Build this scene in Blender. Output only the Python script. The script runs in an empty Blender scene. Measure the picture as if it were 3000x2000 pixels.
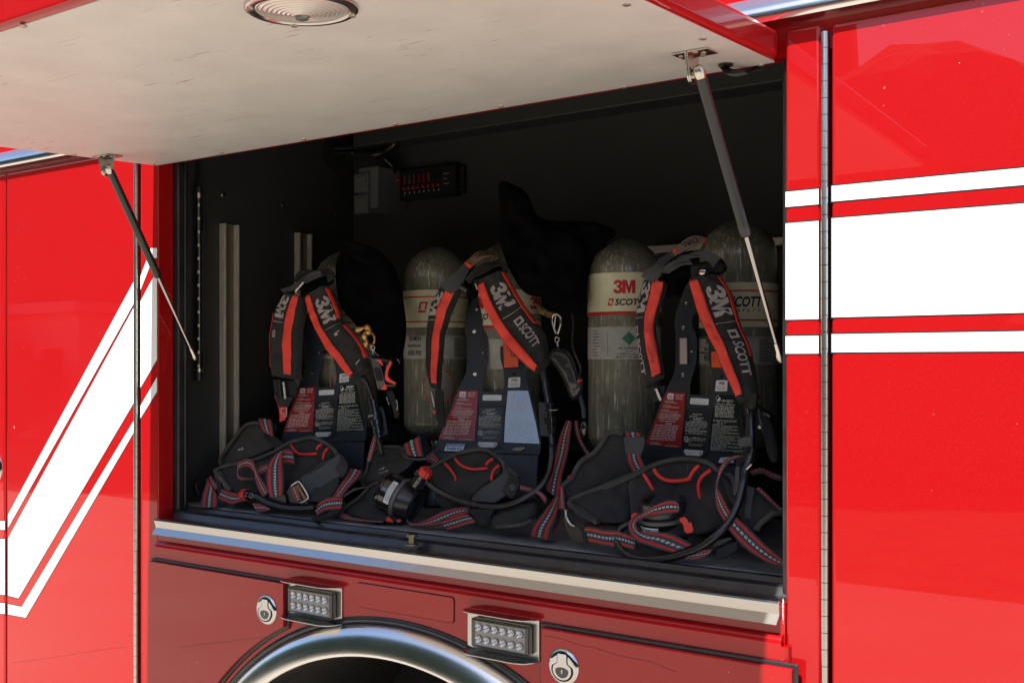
import bpy, bmesh, math, random
import numpy as np
from mathutils import Vector, Matrix, noise
from mathutils.geometry import delaunay_2d_cdt, tessellate_polygon
random.seed(7)
R = math.radians
sc = bpy.context.scene
COL = sc.collection

# ---------------------------------------------------------------- camera, sky, sun, exposure
FPX, PSI, Y0 = 3200.0, R(35.4), 1062.0          # focal length in photo pixels, heading, horizon row
H = 1.78                                        # eye height
CAM = Vector((0.0, -1.8, H))
cam = bpy.data.cameras.new('camera')
camo = bpy.data.objects.new('camera', cam)
COL.objects.link(camo)
cam.sensor_width = 36.0
cam.lens = FPX / 3000 * 36
cam.shift_y = (Y0 - 1000) / 3000
cam.clip_start, cam.clip_end = 0.02, 500
camo.location = CAM
camo.rotation_euler = (R(90), 0, PSI)
sc.camera = camo

SUN_EL, SUN_AZ = R(55.5), R(1.8)                   # sun in front of the truck side (-Y), a touch to the right
world = bpy.data.worlds.new("World")
sc.world = world
world.use_nodes = True
wn = world.node_tree
sky = wn.nodes.new('ShaderNodeTexSky')
sky.sky_type = 'NISHITA'
sky.sun_disc = False
sky.sun_elevation = SUN_EL
sky.sun_rotation = R(180) - SUN_AZ
sky.air_density, sky.dust_density, sky.ozone_density = 1.0, .8, 1.2
wn.nodes['Background'].inputs['Strength'].default_value = 0.12
wn.links.new(sky.outputs[0], wn.nodes['Background'].inputs[0])
sun = bpy.data.lights.new('sun', 'SUN')
sun.energy = 5.0
sun.angle = R(0.53)
sun.color = (1.0, 0.955, 0.89)
suno = bpy.data.objects.new('sun', sun)
COL.objects.link(suno)
sdir = Vector((math.sin(SUN_AZ) * math.cos(SUN_EL), -math.cos(SUN_AZ) * math.cos(SUN_EL), math.sin(SUN_EL)))
suno.rotation_euler = sdir.to_track_quat('Z', 'Y').to_euler()
suno.location = (0, -5, 9)
sc.view_settings.view_transform = 'Standard'
sc.view_settings.look = 'None'
sc.view_settings.exposure = 0.86
sc.cycles.max_bounces = 8
sc.cycles.diffuse_bounces = 5
sc.cycles.use_denoising = True

# ---------------------------------------------------------------- pixel <-> place helpers
SP, CP = math.sin(PSI), math.cos(PSI)
FLOOR = H - 0.385
def ray(px, py):
    t = (px - 1500) / FPX
    return Vector((-SP + t * CP, CP + t * SP, (Y0 - py) / FPX))
def P(px, py, Y=0.0, clamp=True):
    d = ray(px, py)
    p = CAM + d * ((Y + 1.8) / d.y)
    if clamp and Y > 0.02 and p.z < FLOOR + 0.004:
        p = CAM + d * ((FLOOR + 0.004 - H) / d.z)
    return p
def PX(px, py, X):
    d = ray(px, py)
    return CAM + d * (X / d.x)
def PZ(px, py, Z):
    d = ray(px, py)
    return CAM + d * ((Z - H) / d.z)
def PP(px, py, p0, n, off=0.0):
    d = ray(px, py)
    return CAM + d * ((p0 + n * off - CAM).dot(n) / d.dot(n))
CROP = dict(A=(560, 1180, 4), B=(960, 1180, 4), C=(1360, 1220, 4), D=(1740, 1260, 4), E=(760, 750, 4),
            F=(1180, 700, 4), G=(1180, 1000, 4), I=(1720, 1020, 4), J=(760, 1000, 4), HH=(1720, 680, 4),
            K=(440, 1460, 2.904), L=(1200, 1500, 3), M=(1920, 1560, 3.563), N=(900, 380, 3.92),
            O=(1900, 0, 3.92), Q=(0, 380, 3.137), Z=(0, 350, .951), U=(0, 0, 1.0226), W=(0, 0, 1))
def q(s, Y=0.0, Y1=None):
    """'A 10,20 30,40,.3 B 5,6' -> list of (px, py, Y); letters pick the detail view the numbers were read in."""
    out, cr = [], CROP['W']
    toks = s.split()
    n = sum(1 for t in toks if t not in CROP)
    k = 0
    for t in toks:
        if t in CROP:
            cr = CROP[t]
            continue
        v = [float(a) for a in t.split(',')]
        yy = Y if Y1 is None else Y + (Y1 - Y) * k / max(1, n - 1)
        if len(v) > 2:
            yy = v[2]
        out.append((v[0] / cr[2] + cr[0], v[1] / cr[2] + cr[1], yy))
        k += 1
    return out
def w3(l):
    return [P(*a) for a in l]

# ---------------------------------------------------------------- objects
WL = {}
def put(o, parent, wloc):
    COL.objects.link(o)
    if parent is not None:
        o.parent = parent
        o.location = wloc - WL[parent.name]
    else:
        o.location = wloc
    WL[o.name] = wloc.copy()
    return o
def empty(name, loc, label, cat, group=None):
    o = bpy.data.objects.new(name, None)
    o.empty_display_size = 0.1
    put(o, None, Vector(loc))
    o['label'] = label
    o['category'] = cat
    if group:
        o['group'] = group
    return o
def tag(o, label=None, cat=None, group=None, kind=None):
    for k, v in (('label', label), ('category', cat), ('group', group), ('kind', kind)):
        if v:
            o[k] = v
    return o
def mods(o, c):
    for m in o.modifiers:
        k = c.modifiers.new(m.name, m.type)
        if m.type == 'WEIGHTED_NORMAL':
            k.keep_sharp, k.weight = True, 100
def dup(o, loc):
    c = bpy.data.objects.new(o.name.split('.')[0], o.data)
    mods(o, c)
    c.parent = o.parent
    COL.objects.link(c)
    base = WL[o.parent.name] if o.parent else Vector()
    c.location = Vector(loc) - base
    c.rotation_euler = o.rotation_euler
    WL[c.name] = Vector(loc)
    return c
class MB:
    def __init__(s):
        s.v, s.f, s.uv, s.mi = [], [], [], []
    def add(s, verts, faces, uvs=None, mi=0):
        b = len(s.v)
        s.v += [Vector(a) for a in verts]
        for k, f in enumerate(faces):
            s.f.append([i + b for i in f])
            s.uv.append(uvs[k] if uvs else [(0, 0)] * len(f))
            s.mi.append(mi)
        return s
    def build(s, name, m, parent=None, smooth=False, angle=None):
        me = bpy.data.meshes.new(name)
        if not s.v:
            s.v = [Vector((0, 0, 0))]
        lo = Vector([min(a[i] for a in s.v) for i in range(3)])
        hi = Vector([max(a[i] for a in s.v) for i in range(3)])
        c = (lo + hi) / 2
        me.from_pydata([a - c for a in s.v], [], s.f)
        ul = me.uv_layers.new(name='UVMap')
        k = 0
        for f in s.uv:
            for t in f:
                ul.data[k].uv = t
                k += 1
        ms = m if isinstance(m, (list, tuple)) else [m]
        for a in ms:
            me.materials.append(a)
        for p_, i in zip(me.polygons, s.mi):
            p_.material_index = i
            p_.use_smooth = smooth
        if smooth and angle:
            me.set_sharp_from_angle(angle=R(angle))
        o = bpy.data.objects.new(name, me)
        return put(o, parent, c)
def bm_mb(bm):
    mb = MB()
    bm.verts.index_update()
    mb.add([v.co.copy() for v in bm.verts], [[v.index for v in f.verts] for f in bm.faces])
    bm.free()
    return mb
def box_mb(x0, x1, y0, y1, z0, z1, bev=0.0, seg=3, M=None):
    bm = bmesh.new()
    bmesh.ops.create_cube(bm, size=1)
    for v in bm.verts:
        v.co = Vector(((x0 + x1) / 2 + v.co.x * (x1 - x0), (y0 + y1) / 2 + v.co.y * (y1 - y0), (z0 + z1) / 2 + v.co.z * (z1 - z0)))
    if bev:
        bmesh.ops.bevel(bm, geom=bm.edges[:], offset=bev, segments=seg, profile=0.5, affect='EDGES')
    if M:
        bm.transform(M)
    bmesh.ops.recalc_face_normals(bm, faces=bm.faces)
    return bm_mb(bm)
def box(name, m, parent, x0, x1, y0, y1, z0, z1, bev=0.0, seg=3, M=None):
    o = box_mb(x0, x1, y0, y1, z0, z1, bev, seg, M).build(name, m, parent, smooth=bev > 0, angle=50)
    if bev:
        wnorm(o)
    return o
def wnorm(o):
    w = o.modifiers.new('even_shading', 'WEIGHTED_NORMAL')
    w.keep_sharp = True
    w.weight = 100
    return o
def orient(p, ax, up=Vector((0, 0, 1))):
    """matrix whose z runs along ax, at p"""
    z = Vector(ax).normalized()
    x = Vector(up).cross(z)
    if x.length < 1e-4:
        x = Vector((1, 0, 0)).cross(z)
    x.normalize()
    y = z.cross(x)
    return Matrix(((x.x, y.x, z.x, p[0]), (x.y, y.y, z.y, p[1]), (x.z, y.z, z.z, p[2]), (0, 0, 0, 1)))
def lathe_mb(prof, M, seg=24, a0=0.0, a1=None):
    mb = MB()
    full = a1 is None
    n = seg
    A = [a0 + ((2 * math.pi) if full else (a1 - a0)) * k / n for k in range(n if full else n + 1)]
    vs = [M @ Vector((r * math.cos(a), r * math.sin(a), d)) for d, r in prof for a in A]
    m = len(A)
    fs, uv = [], []
    for i in range(len(prof) - 1):
        for k in range(n):
            k2 = (k + 1) % m
            fs.append([i * m + k, i * m + k2, (i + 1) * m + k2, (i + 1) * m + k])
            d0, d1 = prof[i][0], prof[i + 1][0]
            uv.append([(k / n, d0), ((k + 1) / n, d0), ((k + 1) / n, d1), (k / n, d1)])
    if full:
        fs.append([k for k in range(m)][::-1])
        uv.append([(0, 0)] * m)
        fs.append([(len(prof) - 1) * m + k for k in range(m)])
        uv.append([(0, 0)] * m)
    mb.add(vs, fs, uv)
    return mb
def lathe(name, m, parent, prof, p, ax, seg=24, angle=40, up=Vector((0, 0, 1))):
    return lathe_mb(prof, orient(p, ax, up), seg).build(name, m, parent, smooth=True, angle=angle)
def cr(pts, per=6, closed=False):
    """Catmull-Rom through a list of Vectors"""
    P_ = [Vector(a) for a in pts]
    n = len(P_)
    if n < 3 and not closed:
        return [P_[0].lerp(P_[-1], k / per) for k in range(per + 1)]
    out = []
    rng = n if closed else n - 1
    for i in range(rng):
        a = P_[(i - 1) % n] if closed or i > 0 else P_[0] * 2 - P_[1]
        b, c = P_[i], P_[(i + 1) % n]
        d = P_[(i + 2) % n] if closed or i + 2 < n else c * 2 - b
        for k in range(per):
            t = k / per
            out.append(0.5 * ((2 * b) + (c - a) * t + (2 * a - 5 * b + 4 * c - d) * t * t + (3 * b - a - 3 * c + d) * t ** 3))
    if not closed:
        out.append(P_[-1].copy())
    return out
def tube_mb(pts, r, sides=10, closed=False, rf=None):
    mb = MB()
    n = len(pts)
    T = []
    for i in range(n):
        a = pts[(i - 1) % n] if closed or i > 0 else pts[i]
        b = pts[(i + 1) % n] if closed or i < n - 1 else pts[i]
        T.append((b - a).normalized())
    u = T[0].orthogonal().normalized()
    vs, L = [], 0.0
    Ls = []
    for i in range(n):
        u = (u - T[i] * u.dot(T[i])).normalized()
        w = T[i].cross(u)
        if i:
            L += (pts[i] - pts[i - 1]).length
        Ls.append(L)
        rr = r * (rf(L, i) if rf else 1.0)
        for k in range(sides):
            a = 2 * math.pi * k / sides
            vs.append(pts[i] + u * (rr * math.cos(a)) + w * (rr * math.sin(a)))
    fs, uv = [], []
    for i in range(n if closed else n - 1):
        j = (i + 1) % n
        for k in range(sides):
            k2 = (k + 1) % sides
            fs.append([i * sides + k, i * sides + k2, j * sides + k2, j * sides + k])
            uv.append([(k / sides, Ls[i]), ((k + 1) / sides, Ls[i]), ((k + 1) / sides, Ls[j]), (k / sides, Ls[j])])
    if not closed:
        fs.append(list(range(sides))[::-1])
        uv.append([(0, 0)] * sides)
        fs.append([(n - 1) * sides + k for k in range(sides)])
        uv.append([(0, 0)] * sides)
    mb.add(vs, fs, uv)
    return mb
def tube(name, m, parent, pts, r, sides=10, per=6, closed=False, rf=None):
    return tube_mb(cr(pts, per, closed), r, sides, closed, rf).build(name, m, parent, smooth=True, angle=60)
class Strap:
    """a band lofted between two traced edges; S(u, v, off) gives a point of its front face"""
    def __init__(s, A, B, T=0.0024, per=6, nc=6, padded=False, wr=0.0, seed=0.0, face_cam=False, back=None):
        a, b = cr(w3(A), per), cr(w3(B), per)
        s.n = n = len(a)
        s.a, s.b, s.T, s.pad = a, b, T, padded
        s.N = []
        prev = None
        for i in range(n):
            t = ((a[min(i + 1, n - 1)] + b[min(i + 1, n - 1)]) - (a[max(i - 1, 0)] + b[max(i - 1, 0)]))
            w = b[i] - a[i]
            nn = t.cross(w)
            if nn.length < 1e-9:
                nn = prev or Vector((0, -1, 0))
            nn.normalize()
            if prev is None or face_cam:
                if nn.dot(CAM - (a[i] + b[i]) / 2) < 0:
                    nn = -nn
            elif nn.dot(prev) < 0:
                nn = -nn
            prev = nn
            s.N.append(nn)
        s.N = [(s.N[max(i - 1, 0)] + s.N[i] + s.N[min(i + 1, n - 1)]).normalized() for i in range(n)]
        s.L = [0.0]
        for i in range(1, n):
            s.L.append(s.L[-1] + ((a[i] + b[i]) / 2 - (a[i - 1] + b[i - 1]) / 2).length)
        s.wr, s.seed, s.nc, s.back = wr, seed, nc, back
    def h(s, u):
        if not s.pad:
            return s.T / 2
        e = abs(2 * u - 1)
        return s.T * (max(0.0, 1 - e ** 4)) ** 0.5
    def wn(s, u, L):
        if not s.wr:
            return 0.0
        return s.wr * (noise.noise(Vector((u * 3.0 + s.seed, L * 28, s.seed))) + .45 * noise.noise(Vector((u * 5, L * 70 + s.seed, 3))))
    def at(s, u, f, off=0.0):
        f = min(max(f, 0), 1) * (s.n - 1)
        i = min(int(f), s.n - 2)
        t = f - i
        a, b = s.a[i].lerp(s.a[i + 1], t), s.b[i].lerp(s.b[i + 1], t)
        nn = s.N[i].lerp(s.N[i + 1], t)
        L = s.L[i] * (1 - t) + s.L[i + 1] * t
        return a.lerp(b, u) + nn * (s.h(min(max(u, 0), 1)) + s.wn(u, L) + off)
    def S(s, u, L, off=0.0):
        i = 0
        while i < s.n - 2 and s.L[i + 1] < L:
            i += 1
        f = (i + (L - s.L[i]) / max(1e-6, s.L[i + 1] - s.L[i])) / (s.n - 1)
        return s.at(u, f, off)
    def build(s, name, m, parent, u0=0.0, u1=1.0, f0=0.0, f1=1.0, off=None, th=None):
        mb = MB()
        nc = s.nc if not s.pad else 14
        rows = max(2, int((s.n - 1) * (f1 - f0)))
        us = [u0 + (u1 - u0) * k / nc for k in range(nc + 1)]
        strip = off is not None
        vs, fs, uv = [], [], []
        W = (s.b[s.n // 2] - s.a[s.n // 2]).length
        for i in range(rows + 1):
            f = f0 + (f1 - f0) * i / rows
            L = s.L[-1] * f
            front = [s.at(u, f, (off or 0.0)) for u in us]
            if strip:
                bk = [s.at(u, f, (off or 0.0) - (th or .001)) for u in us]
            else:
                j = min(int(round(f * (s.n - 1))), s.n - 1)
                tb = s.back if s.back is not None else (s.T * .8 if s.pad else s.T / 2)
                bk = []
                for u in us:
                    hb = tb * (max(0.0, 1 - abs(2 * u - 1) ** 4)) ** .5 if s.pad else tb
                    p_ = s.at(u, f, 0.0)
                    bk.append(p_ - s.N[j] * (s.h(min(max(u, 0), 1)) + hb))
            vs += front + bk[::-1]
        m2 = 2 * (nc + 1)
        u2 = us + us[::-1]
        for i in range(rows):
            La, Lb = s.L[-1] * (f0 + (f1 - f0) * i / rows), s.L[-1] * (f0 + (f1 - f0) * (i + 1) / rows)
            for k in range(m2):
                k2 = (k + 1) % m2
                fs.append([i * m2 + k, i * m2 + k2, (i + 1) * m2 + k2, (i + 1) * m2 + k])
                uv.append([(u2[k], La), (u2[k2], La), (u2[k2], Lb), (u2[k], Lb)])
        for r_ in (0, rows):
            for k in range(nc):
                fs.append([r_ * m2 + k, r_ * m2 + k + 1, r_ * m2 + m2 - 2 - k, r_ * m2 + m2 - 1 - k])
                uv.append([(0, 0)] * 4)
        mb.add(vs, fs, uv)
        bm = bmesh.new()
        mesh = None
        o = mb.build(name, m, parent, smooth=True, angle=55)
        bm.from_mesh(o.data)
        bmesh.ops.recalc_face_normals(bm, faces=bm.faces)
        bm.to_mesh(o.data)
        bm.free()
        return o
def web(name, m, parent, A, B, **k):
    s = Strap(A, B, **k)
    s.build(name, m, parent)
    return s
def inpoly(x, y, poly):
    c = False
    n = len(poly)
    for i in range(n):
        x1, y1 = poly[i]
        x2, y2 = poly[i - 1]
        if (y1 > y) != (y2 > y) and x < (x2 - x1) * (y - y1) / (y2 - y1) + x1:
            c = not c
    return c
def pillow(name, m, parent, outline, T=.012, D=26, step=9, nz=.004, seed=0.0, back=.01, nf=.03, smooth=True):
    """a soft panel: traced outline with its own depth, bulging towards the front and back"""
    ctl = [Vector(a) for a in outline]
    bd = cr(ctl, 5, True) if smooth else cr(ctl, 1, True)
    b2 = [(a.x, a.y) for a in bd]
    xs, ys = [a[0] for a in b2], [a[1] for a in b2]
    pts = list(b2)
    arr = np.array(b2)
    x = min(xs)
    row = 0
    while x < max(xs):
        y = min(ys) + (step / 2 if row % 2 else 0)
        while y < max(ys):
            if inpoly(x, y, b2):
                d = np.min(np.hypot(arr[:, 0] - x, arr[:, 1] - y))
                if d > step * .45:
                    pts.append((x, y))
            y += step
        x += step
        row += 1
    nb = len(b2)
    res = delaunay_2d_cdt([Vector(a) for a in pts], [], [list(range(nb))], 1, 1e-5)
    v2, tris = res[0], res[2]
    cx = np.array([[c.x, c.y, c.z] for c in bd])
    front, backv = [], []
    seg0, seg1 = arr, np.roll(arr, -1, axis=0)
    for v in v2:
        p_ = np.array((v.x, v.y))
        ab = seg1 - seg0
        tt = np.clip(((p_ - seg0) * ab).sum(1) / np.maximum((ab * ab).sum(1), 1e-9), 0, 1)
        d = np.min(np.hypot(*(seg0 + ab * tt[:, None] - p_).T))
        w = 1.0 / (np.hypot(cx[:, 0] - v.x, cx[:, 1] - v.y) ** 2 + 4)
        Y = float((cx[:, 2] * w).sum() / w.sum())
        e = min(d / D, 1.0)
        prof = (1 - (1 - e) ** 2) ** .5
        base = P(v.x, v.y, Y)
        dr = (CAM - base).normalized()
        wz = nz * (noise.noise(Vector((v.x * nf + seed, v.y * nf, seed))) + .5 * noise.noise(Vector((v.x * nf * 2.7, v.y * nf * 2.7, seed + 5)))) * min(1, e * 2)
        front.append(base + dr * (T * prof + wz))
        backv.append(base - dr * (back * prof) if d > .01 else base.copy())
    vs = front + backv
    n = len(front)
    fs = [list(t) for t in tris] + [[i + n for i in t][::-1] for t in tris]
    uv = [[(vs[i].x, vs[i].z) for i in f] for f in fs]
    mb = MB().add(vs, fs, uv)
    o = mb.build(name, m, parent, smooth=True)
    bm = bmesh.new()
    bm.from_mesh(o.data)
    bmesh.ops.remove_doubles(bm, verts=bm.verts, dist=1e-5)
    bmesh.ops.recalc_face_normals(bm, faces=bm.faces)
    bm.to_mesh(o.data)
    bm.free()
    return o
def slab_mb(outer, holes, f3, th):
    """flat plate: 2-d outline and holes, f3(x, y, off) places them; th = thickness behind the face"""
    loops = [[Vector((a[0], a[1], 0)) for a in outer]] + [[Vector((a[0], a[1], 0)) for a in h] for h in holes]
    tr = tessellate_polygon(loops)
    flat = [a for l in loops for a in l]
    n = len(flat)
    vs = [f3(a.x, a.y, 0.0) for a in flat] + [f3(a.x, a.y, -th) for a in flat]
    fs = [list(t) for t in tr] + [[i + n for i in t][::-1] for t in tr]
    b = 0
    for l in loops:
        m = len(l)
        for k in range(m):
            fs.append([b + k, b + (k + 1) % m, b + (k + 1) % m + n, b + k + n])
        b += m
    uv = [[((flat[i % n].x), (flat[i % n].y)) for i in f] for f in fs]
    mb = MB().add(vs, fs, uv)
    return mb
def slab(name, m, parent, outer, holes, f3, th, smooth=False):
    o = slab_mb(outer, holes, f3, th).build(name, m, parent)
    bm = bmesh.new()
    bm.from_mesh(o.data)
    bmesh.ops.recalc_face_normals(bm, faces=bm.faces)
    bm.to_mesh(o.data)
    bm.free()
    return o
def rnd(pts, r, n=4):
    """round the corners of a 2-d polygon"""
    out = []
    k = len(pts)
    for i in range(k):
        p0, p1, p2 = Vector(pts[i - 1]), Vector(pts[i]), Vector(pts[(i + 1) % k])
        a, b = (p0 - p1), (p2 - p1)
        rr = min(r, a.length * .45, b.length * .45)
        a, b = p1 + a.normalized() * rr, p1 + b.normalized() * rr
        for j in range(n + 1):
            t = j / n
            out.append(tuple(((1 - t) ** 2) * a + 2 * t * (1 - t) * p1 + t * t * b))
    return out
TXT = {}
def text2(s, bold=0.0, shear=0.0):
    if s == '3M' and '3M' not in TXT:
        TXT['3M'] = logo_mesh()
    key = '3M' if s == '3M' else (s, bold, shear)
    if key not in TXT:
        cu = bpy.data.curves.new('t', 'FONT')
        cu.body = s
        cu.size = 1.0
        cu.offset = bold
        cu.shear = shear
        cu.resolution_u = 3
        o = bpy.data.objects.new('t', cu)
        me = bpy.data.meshes.new_from_object(o)
        vs = [(v.co.x, v.co.y) for v in me.vertices]
        fs = [list(p_.vertices) for p_ in me.polygons]
        w = max([a[0] for a in vs] + [0.01])
        TXT[key] = (vs, fs, w)
        bpy.data.objects.remove(o)
        bpy.data.meshes.remove(me)
        bpy.data.curves.remove(cu)
    return TXT[key]
def logo_mesh():
    """heavy 3 and M, overlapping, as 2-d outlines one unit tall"""
    th = [(0, .70), (.02, .80), (.10, .92), (.24, 1.0), (.48, 1.0), (.66, .93), (.76, .80), (.75, .66), (.66, .56), (.60, .53), (.70, .47), (.79, .35), (.78, .20), (.68, .07), (.50, 0), (.24, 0), (.08, .08), (0, .22), (-.01, .32),
          (.25, .32), (.27, .25), (.33, .21), (.42, .21), (.49, .26), (.50, .34), (.45, .41), (.36, .43), (.29, .43), (.29, .62), (.38, .62), (.46, .66), (.48, .72), (.44, .79), (.37, .81), (.30, .78), (.27, .70)]
    em = [(0, 0), (0, 1), (.34, 1), (.50, .46), (.66, 1), (1.0, 1), (1.0, 0), (.74, 0), (.74, .62), (.56, 0), (.44, 0), (.26, .62), (.26, 0)]
    vs, fs = [], []
    for poly, ox, sx in ((th, 0, 1.0), ([(a, b) for a, b in em], .74, 1.10)):
        l = [Vector((a * sx + ox, b, 0)) for a, b in poly]
        t = tessellate_polygon([l])
        b0 = len(vs)
        vs += [(a.x, a.y * .70) for a in l]
        fs += [[i + b0 for i in f] for f in t]
    return vs, fs, 1.84
def text_mb(mb, s, fn, h, w=None, bold=0.0, shear=0.0, mi=0):
    """lettering laid on a surface: fn(x, y) places it, h = capital height, w = total width"""
    vs, fs, tw = text2(s, bold, shear)
    k = h / .70
    kx = (w / tw) if w else k
    mb.add([fn(a[0] * kx, a[1] * k) for a in vs], fs, None, mi)
def quad_mb(mb, fn, x0, y0, x1, y1, n=1, mi=0):
    vs, fs = [], []
    for i in range(n + 1):
        x = x0 + (x1 - x0) * i / n
        vs += [fn(x, y0), fn(x, y1)]
    for i in range(n):
        fs.append([2 * i, 2 * i + 2, 2 * i + 3, 2 * i + 1])
    mb.add(vs, fs, None, mi)

# ---------------------------------------------------------------- materials
class NT:
    def __init__(s, name):
        s.m = bpy.data.materials.new(name)
        s.m.use_nodes = True
        s.t = s.m.node_tree
        s.b = s.t.nodes['Principled BSDF']
        s.tc = None
    def n(s, typ, **k):
        a = s.t.nodes.new('ShaderNode' + typ)
        for kk, v in k.items():
            setattr(a, kk, v)
        return a
    def ln(s, a, b):
        s.t.links.new(a, b)
    def c(s, kind='Object'):
        if not s.tc:
            s.tc = s.n('TexCoord')
        return s.tc.outputs[kind]
    def val(s, x, sock):
        if hasattr(x, 'is_output') or hasattr(x, 'links'):
            s.ln(x, sock)
        else:
            sock.default_value = x
    def M(s, op, a, b=0.0, cc=0.0):
        k = s.n('Math', operation=op)
        for x, i in ((a, 0), (b, 1), (cc, 2)):
            s.val(x, k.inputs[i])
        return k.outputs[0]
    def noise(s, scale, detail=3, co=None, stretch=None, rough=.5):
        k = s.n('TexNoise')
        k.inputs['Scale'].default_value = scale
        k.inputs['Detail'].default_value = detail
        k.inputs['Roughness'].default_value = rough
        src = co or s.c()
        if stretch:
            mp = s.n('Mapping')
            mp.inputs['Scale'].default_value = stretch[:3]
            if len(stretch) > 3:
                mp.inputs['Rotation'].default_value = stretch[3:]
            s.ln(src, mp.inputs[0])
            src = mp.outputs[0]
        s.ln(src, k.inputs['Vector'])
        return k.outputs['Fac']
    def ramp(s, x, p0, p1, c0=(0, 0, 0, 1), c1=(1, 1, 1, 1)):
        k = s.n('ValToRGB')
        e = k.color_ramp.elements
        e[0].position, e[1].position = p0, p1
        e[0].color, e[1].color = c0, c1
        s.ln(x, k.inputs[0])
        return k.outputs[0]
    def mix(s, fac, a, b):
        k = s.n('Mix', data_type='RGBA')
        s.val(fac, k.inputs[0])
        for x, i in ((a, 6), (b, 7)):
            if isinstance(x, tuple):
                k.inputs[i].default_value = (*x[:3], 1)
            else:
                s.ln(x, k.inputs[i])
        return k.outputs[2]
    def bump(s, h, strength=.3, dist=.001, prev=None):
        k = s.n('Bump')
        k.inputs['Strength'].default_value = strength
        k.inputs['Distance'].default_value = dist
        s.ln(h, k.inputs['Height'])
        if prev is not None:
            s.ln(prev, k.inputs['Normal'])
        s.ln(k.outputs[0], s.b.inputs['Normal'])
        return k.outputs[0]
    def set(s, **k):
        for kk, v in k.items():
            i = s.b.inputs[kk.replace('_', ' ')]
            if isinstance(v, tuple):
                v = (*v[:3], 1) if len(v) == 3 and i.type == 'RGBA' else v
                i.default_value = v
            else:
                s.val(v, i)
        return s
def simple(name, col, rough=.5, metal=0.0, coat=0.0, crough=.05, bump=None, var=None, spec=.5):
    t = NT(name)
    t.set(Base_Color=col, Roughness=rough, Metallic=metal, Coat_Weight=coat, Coat_Roughness=crough, Specular_IOR_Level=spec)
    if var:
        f = t.noise(var[0], 4, stretch=var[2] if len(var) > 2 else None)
        t.set(Base_Color=t.mix(t.ramp(f, .3, .7), tuple(c * (1 - var[1]) for c in col), tuple(min(1, c * (1 + var[1])) for c in col)))
    if bump:
        t.bump(t.noise(bump[0], 3, stretch=bump[3] if len(bump) > 3 else None), bump[1], bump[2])
    return t.m

# glossy red truck enamel with dried water spots and a little orange peel
def red_paint():
    t = NT('red_enamel')
    spots = t.n('TexVoronoi')
    spots.inputs['Scale'].default_value = 42
    t.ln(t.c(), spots.inputs['Vector'])
    s1 = t.M('LESS_THAN', spots.outputs['Distance'], .095)
    runs = t.ramp(t.noise(11, 2, stretch=(1, 1, .10)), .52, .66)
    s1 = t.M('MULTIPLY', s1, t.M('MULTIPLY', runs, t.ramp(t.noise(40, 2), .48, .6)))
    dust = t.M('MULTIPLY', t.ramp(t.noise(300, 3), .5, .8), .025)
    t.set(Base_Color=t.mix(t.M('ADD', t.M('MULTIPLY', s1, .42), dust), (.37, .0042, .0060), (.6, .24, .22)))
    t.set(Roughness=.42, Coat_Weight=1.0, Coat_Roughness=t.M('ADD', .012, t.M('MULTIPLY', s1, .3)), Coat_IOR=1.49, Specular_IOR_Level=.06)
    t.bump(t.noise(9, 2), .06, .004)
    return t.m
RED = red_paint()
WHITE = simple('white_decal', (.82, .82, .80), .35, 0, .6, .05)
BLACKLINE = simple('black_pinstripe', (.012, .012, .014), .35, 0, .5)
REDSTRIPE = simple('red_decal', (.52, .010, .014), .35, 0, .6)
def brushed(name, col, rough, s, axis=(1, 60, 60), aniso=0.0):
    t = NT(name)
    f = t.noise(s, 4, stretch=axis)
    t.set(Base_Color=t.mix(t.ramp(f, .3, .7), tuple(c * .93 for c in col), col), Metallic=1.0, Roughness=t.M('ADD', rough - .02, t.M('MULTIPLY', f, .05)))
    t.bump(f, .03, .0006)
    return t.m
STEEL = brushed('brushed_stainless', (.55, .547, .535), .22, 20)
RINGM = brushed('polished_stainless', (.80, .79, .78), .20, 12, (1, 1, 1))
RAILM = brushed('bright_rail', (.86, .86, .86), .18, 12, (1, 1, 1))
CHROME = simple('chrome', (.54, .54, .55), .06, 1.0)
ALU = simple('aluminium_channel', (.66, .61, .53), .4, .45, var=(25, .2, (8, 8, 1)))
NICKEL = simple('zinc_plated_steel', (.60, .57, .52), .24, 1.0, var=(60, .15))
BRASS = simple('worn_brass_snap', (.52, .30, .10), .38, .8, var=(200, .5))
def liner_panel():
    t = NT('cream_door_panel')
    g = t.noise(7, 5, rough=.6)
    fine = t.noise(230, 3, stretch=(.35, 1, 1))
    sc_ = t.noise(38, 5, stretch=(.30, 2.4, 1, 0, 0, .45), rough=.6)
    scm = t.M('MULTIPLY', t.ramp(sc_, .625, .66), t.ramp(t.noise(3.1, 2), .47, .60))
    c1 = t.mix(t.ramp(g, .3, .72), (.57, .572, .55), (.68, .685, .665))
    c2 = t.mix(t.M('MULTIPLY', t.ramp(fine, .35, .75), .35), c1, (.56, .54, .50))
    t.set(Base_Color=t.mix(t.M('MULTIPLY', scm, .5), c2, (.08, .08, .09)), Roughness=.5, Metallic=.05)
    t.bump(fine, .10, .0006)
    return t.m
CREAM = liner_panel()
def bedliner():
    t = NT('black_bedliner')
    a = t.noise(420, 3)
    g = t.noise(3, 3)
    t.set(Base_Color=t.mix(g, (.021, .0212, .022), (.031, .0312, .0315)), Roughness=.62)
    t.bump(a, .35, .0015)
    return t.m
LINER = bedliner()
MAT = simple('grey_rubber_mat', (.24, .245, .255), .65, bump=(500, .4, .001), var=(14, .25))
RUBBER = simple('black_rubber_seal', (.018, .019, .022), .30, 0, .25, .2, bump=(40, .25, .002), var=(25, .4))
BLACKPL = simple('black_plastic', (.013, .013, .015), .32, 0, .2, .15)
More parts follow.
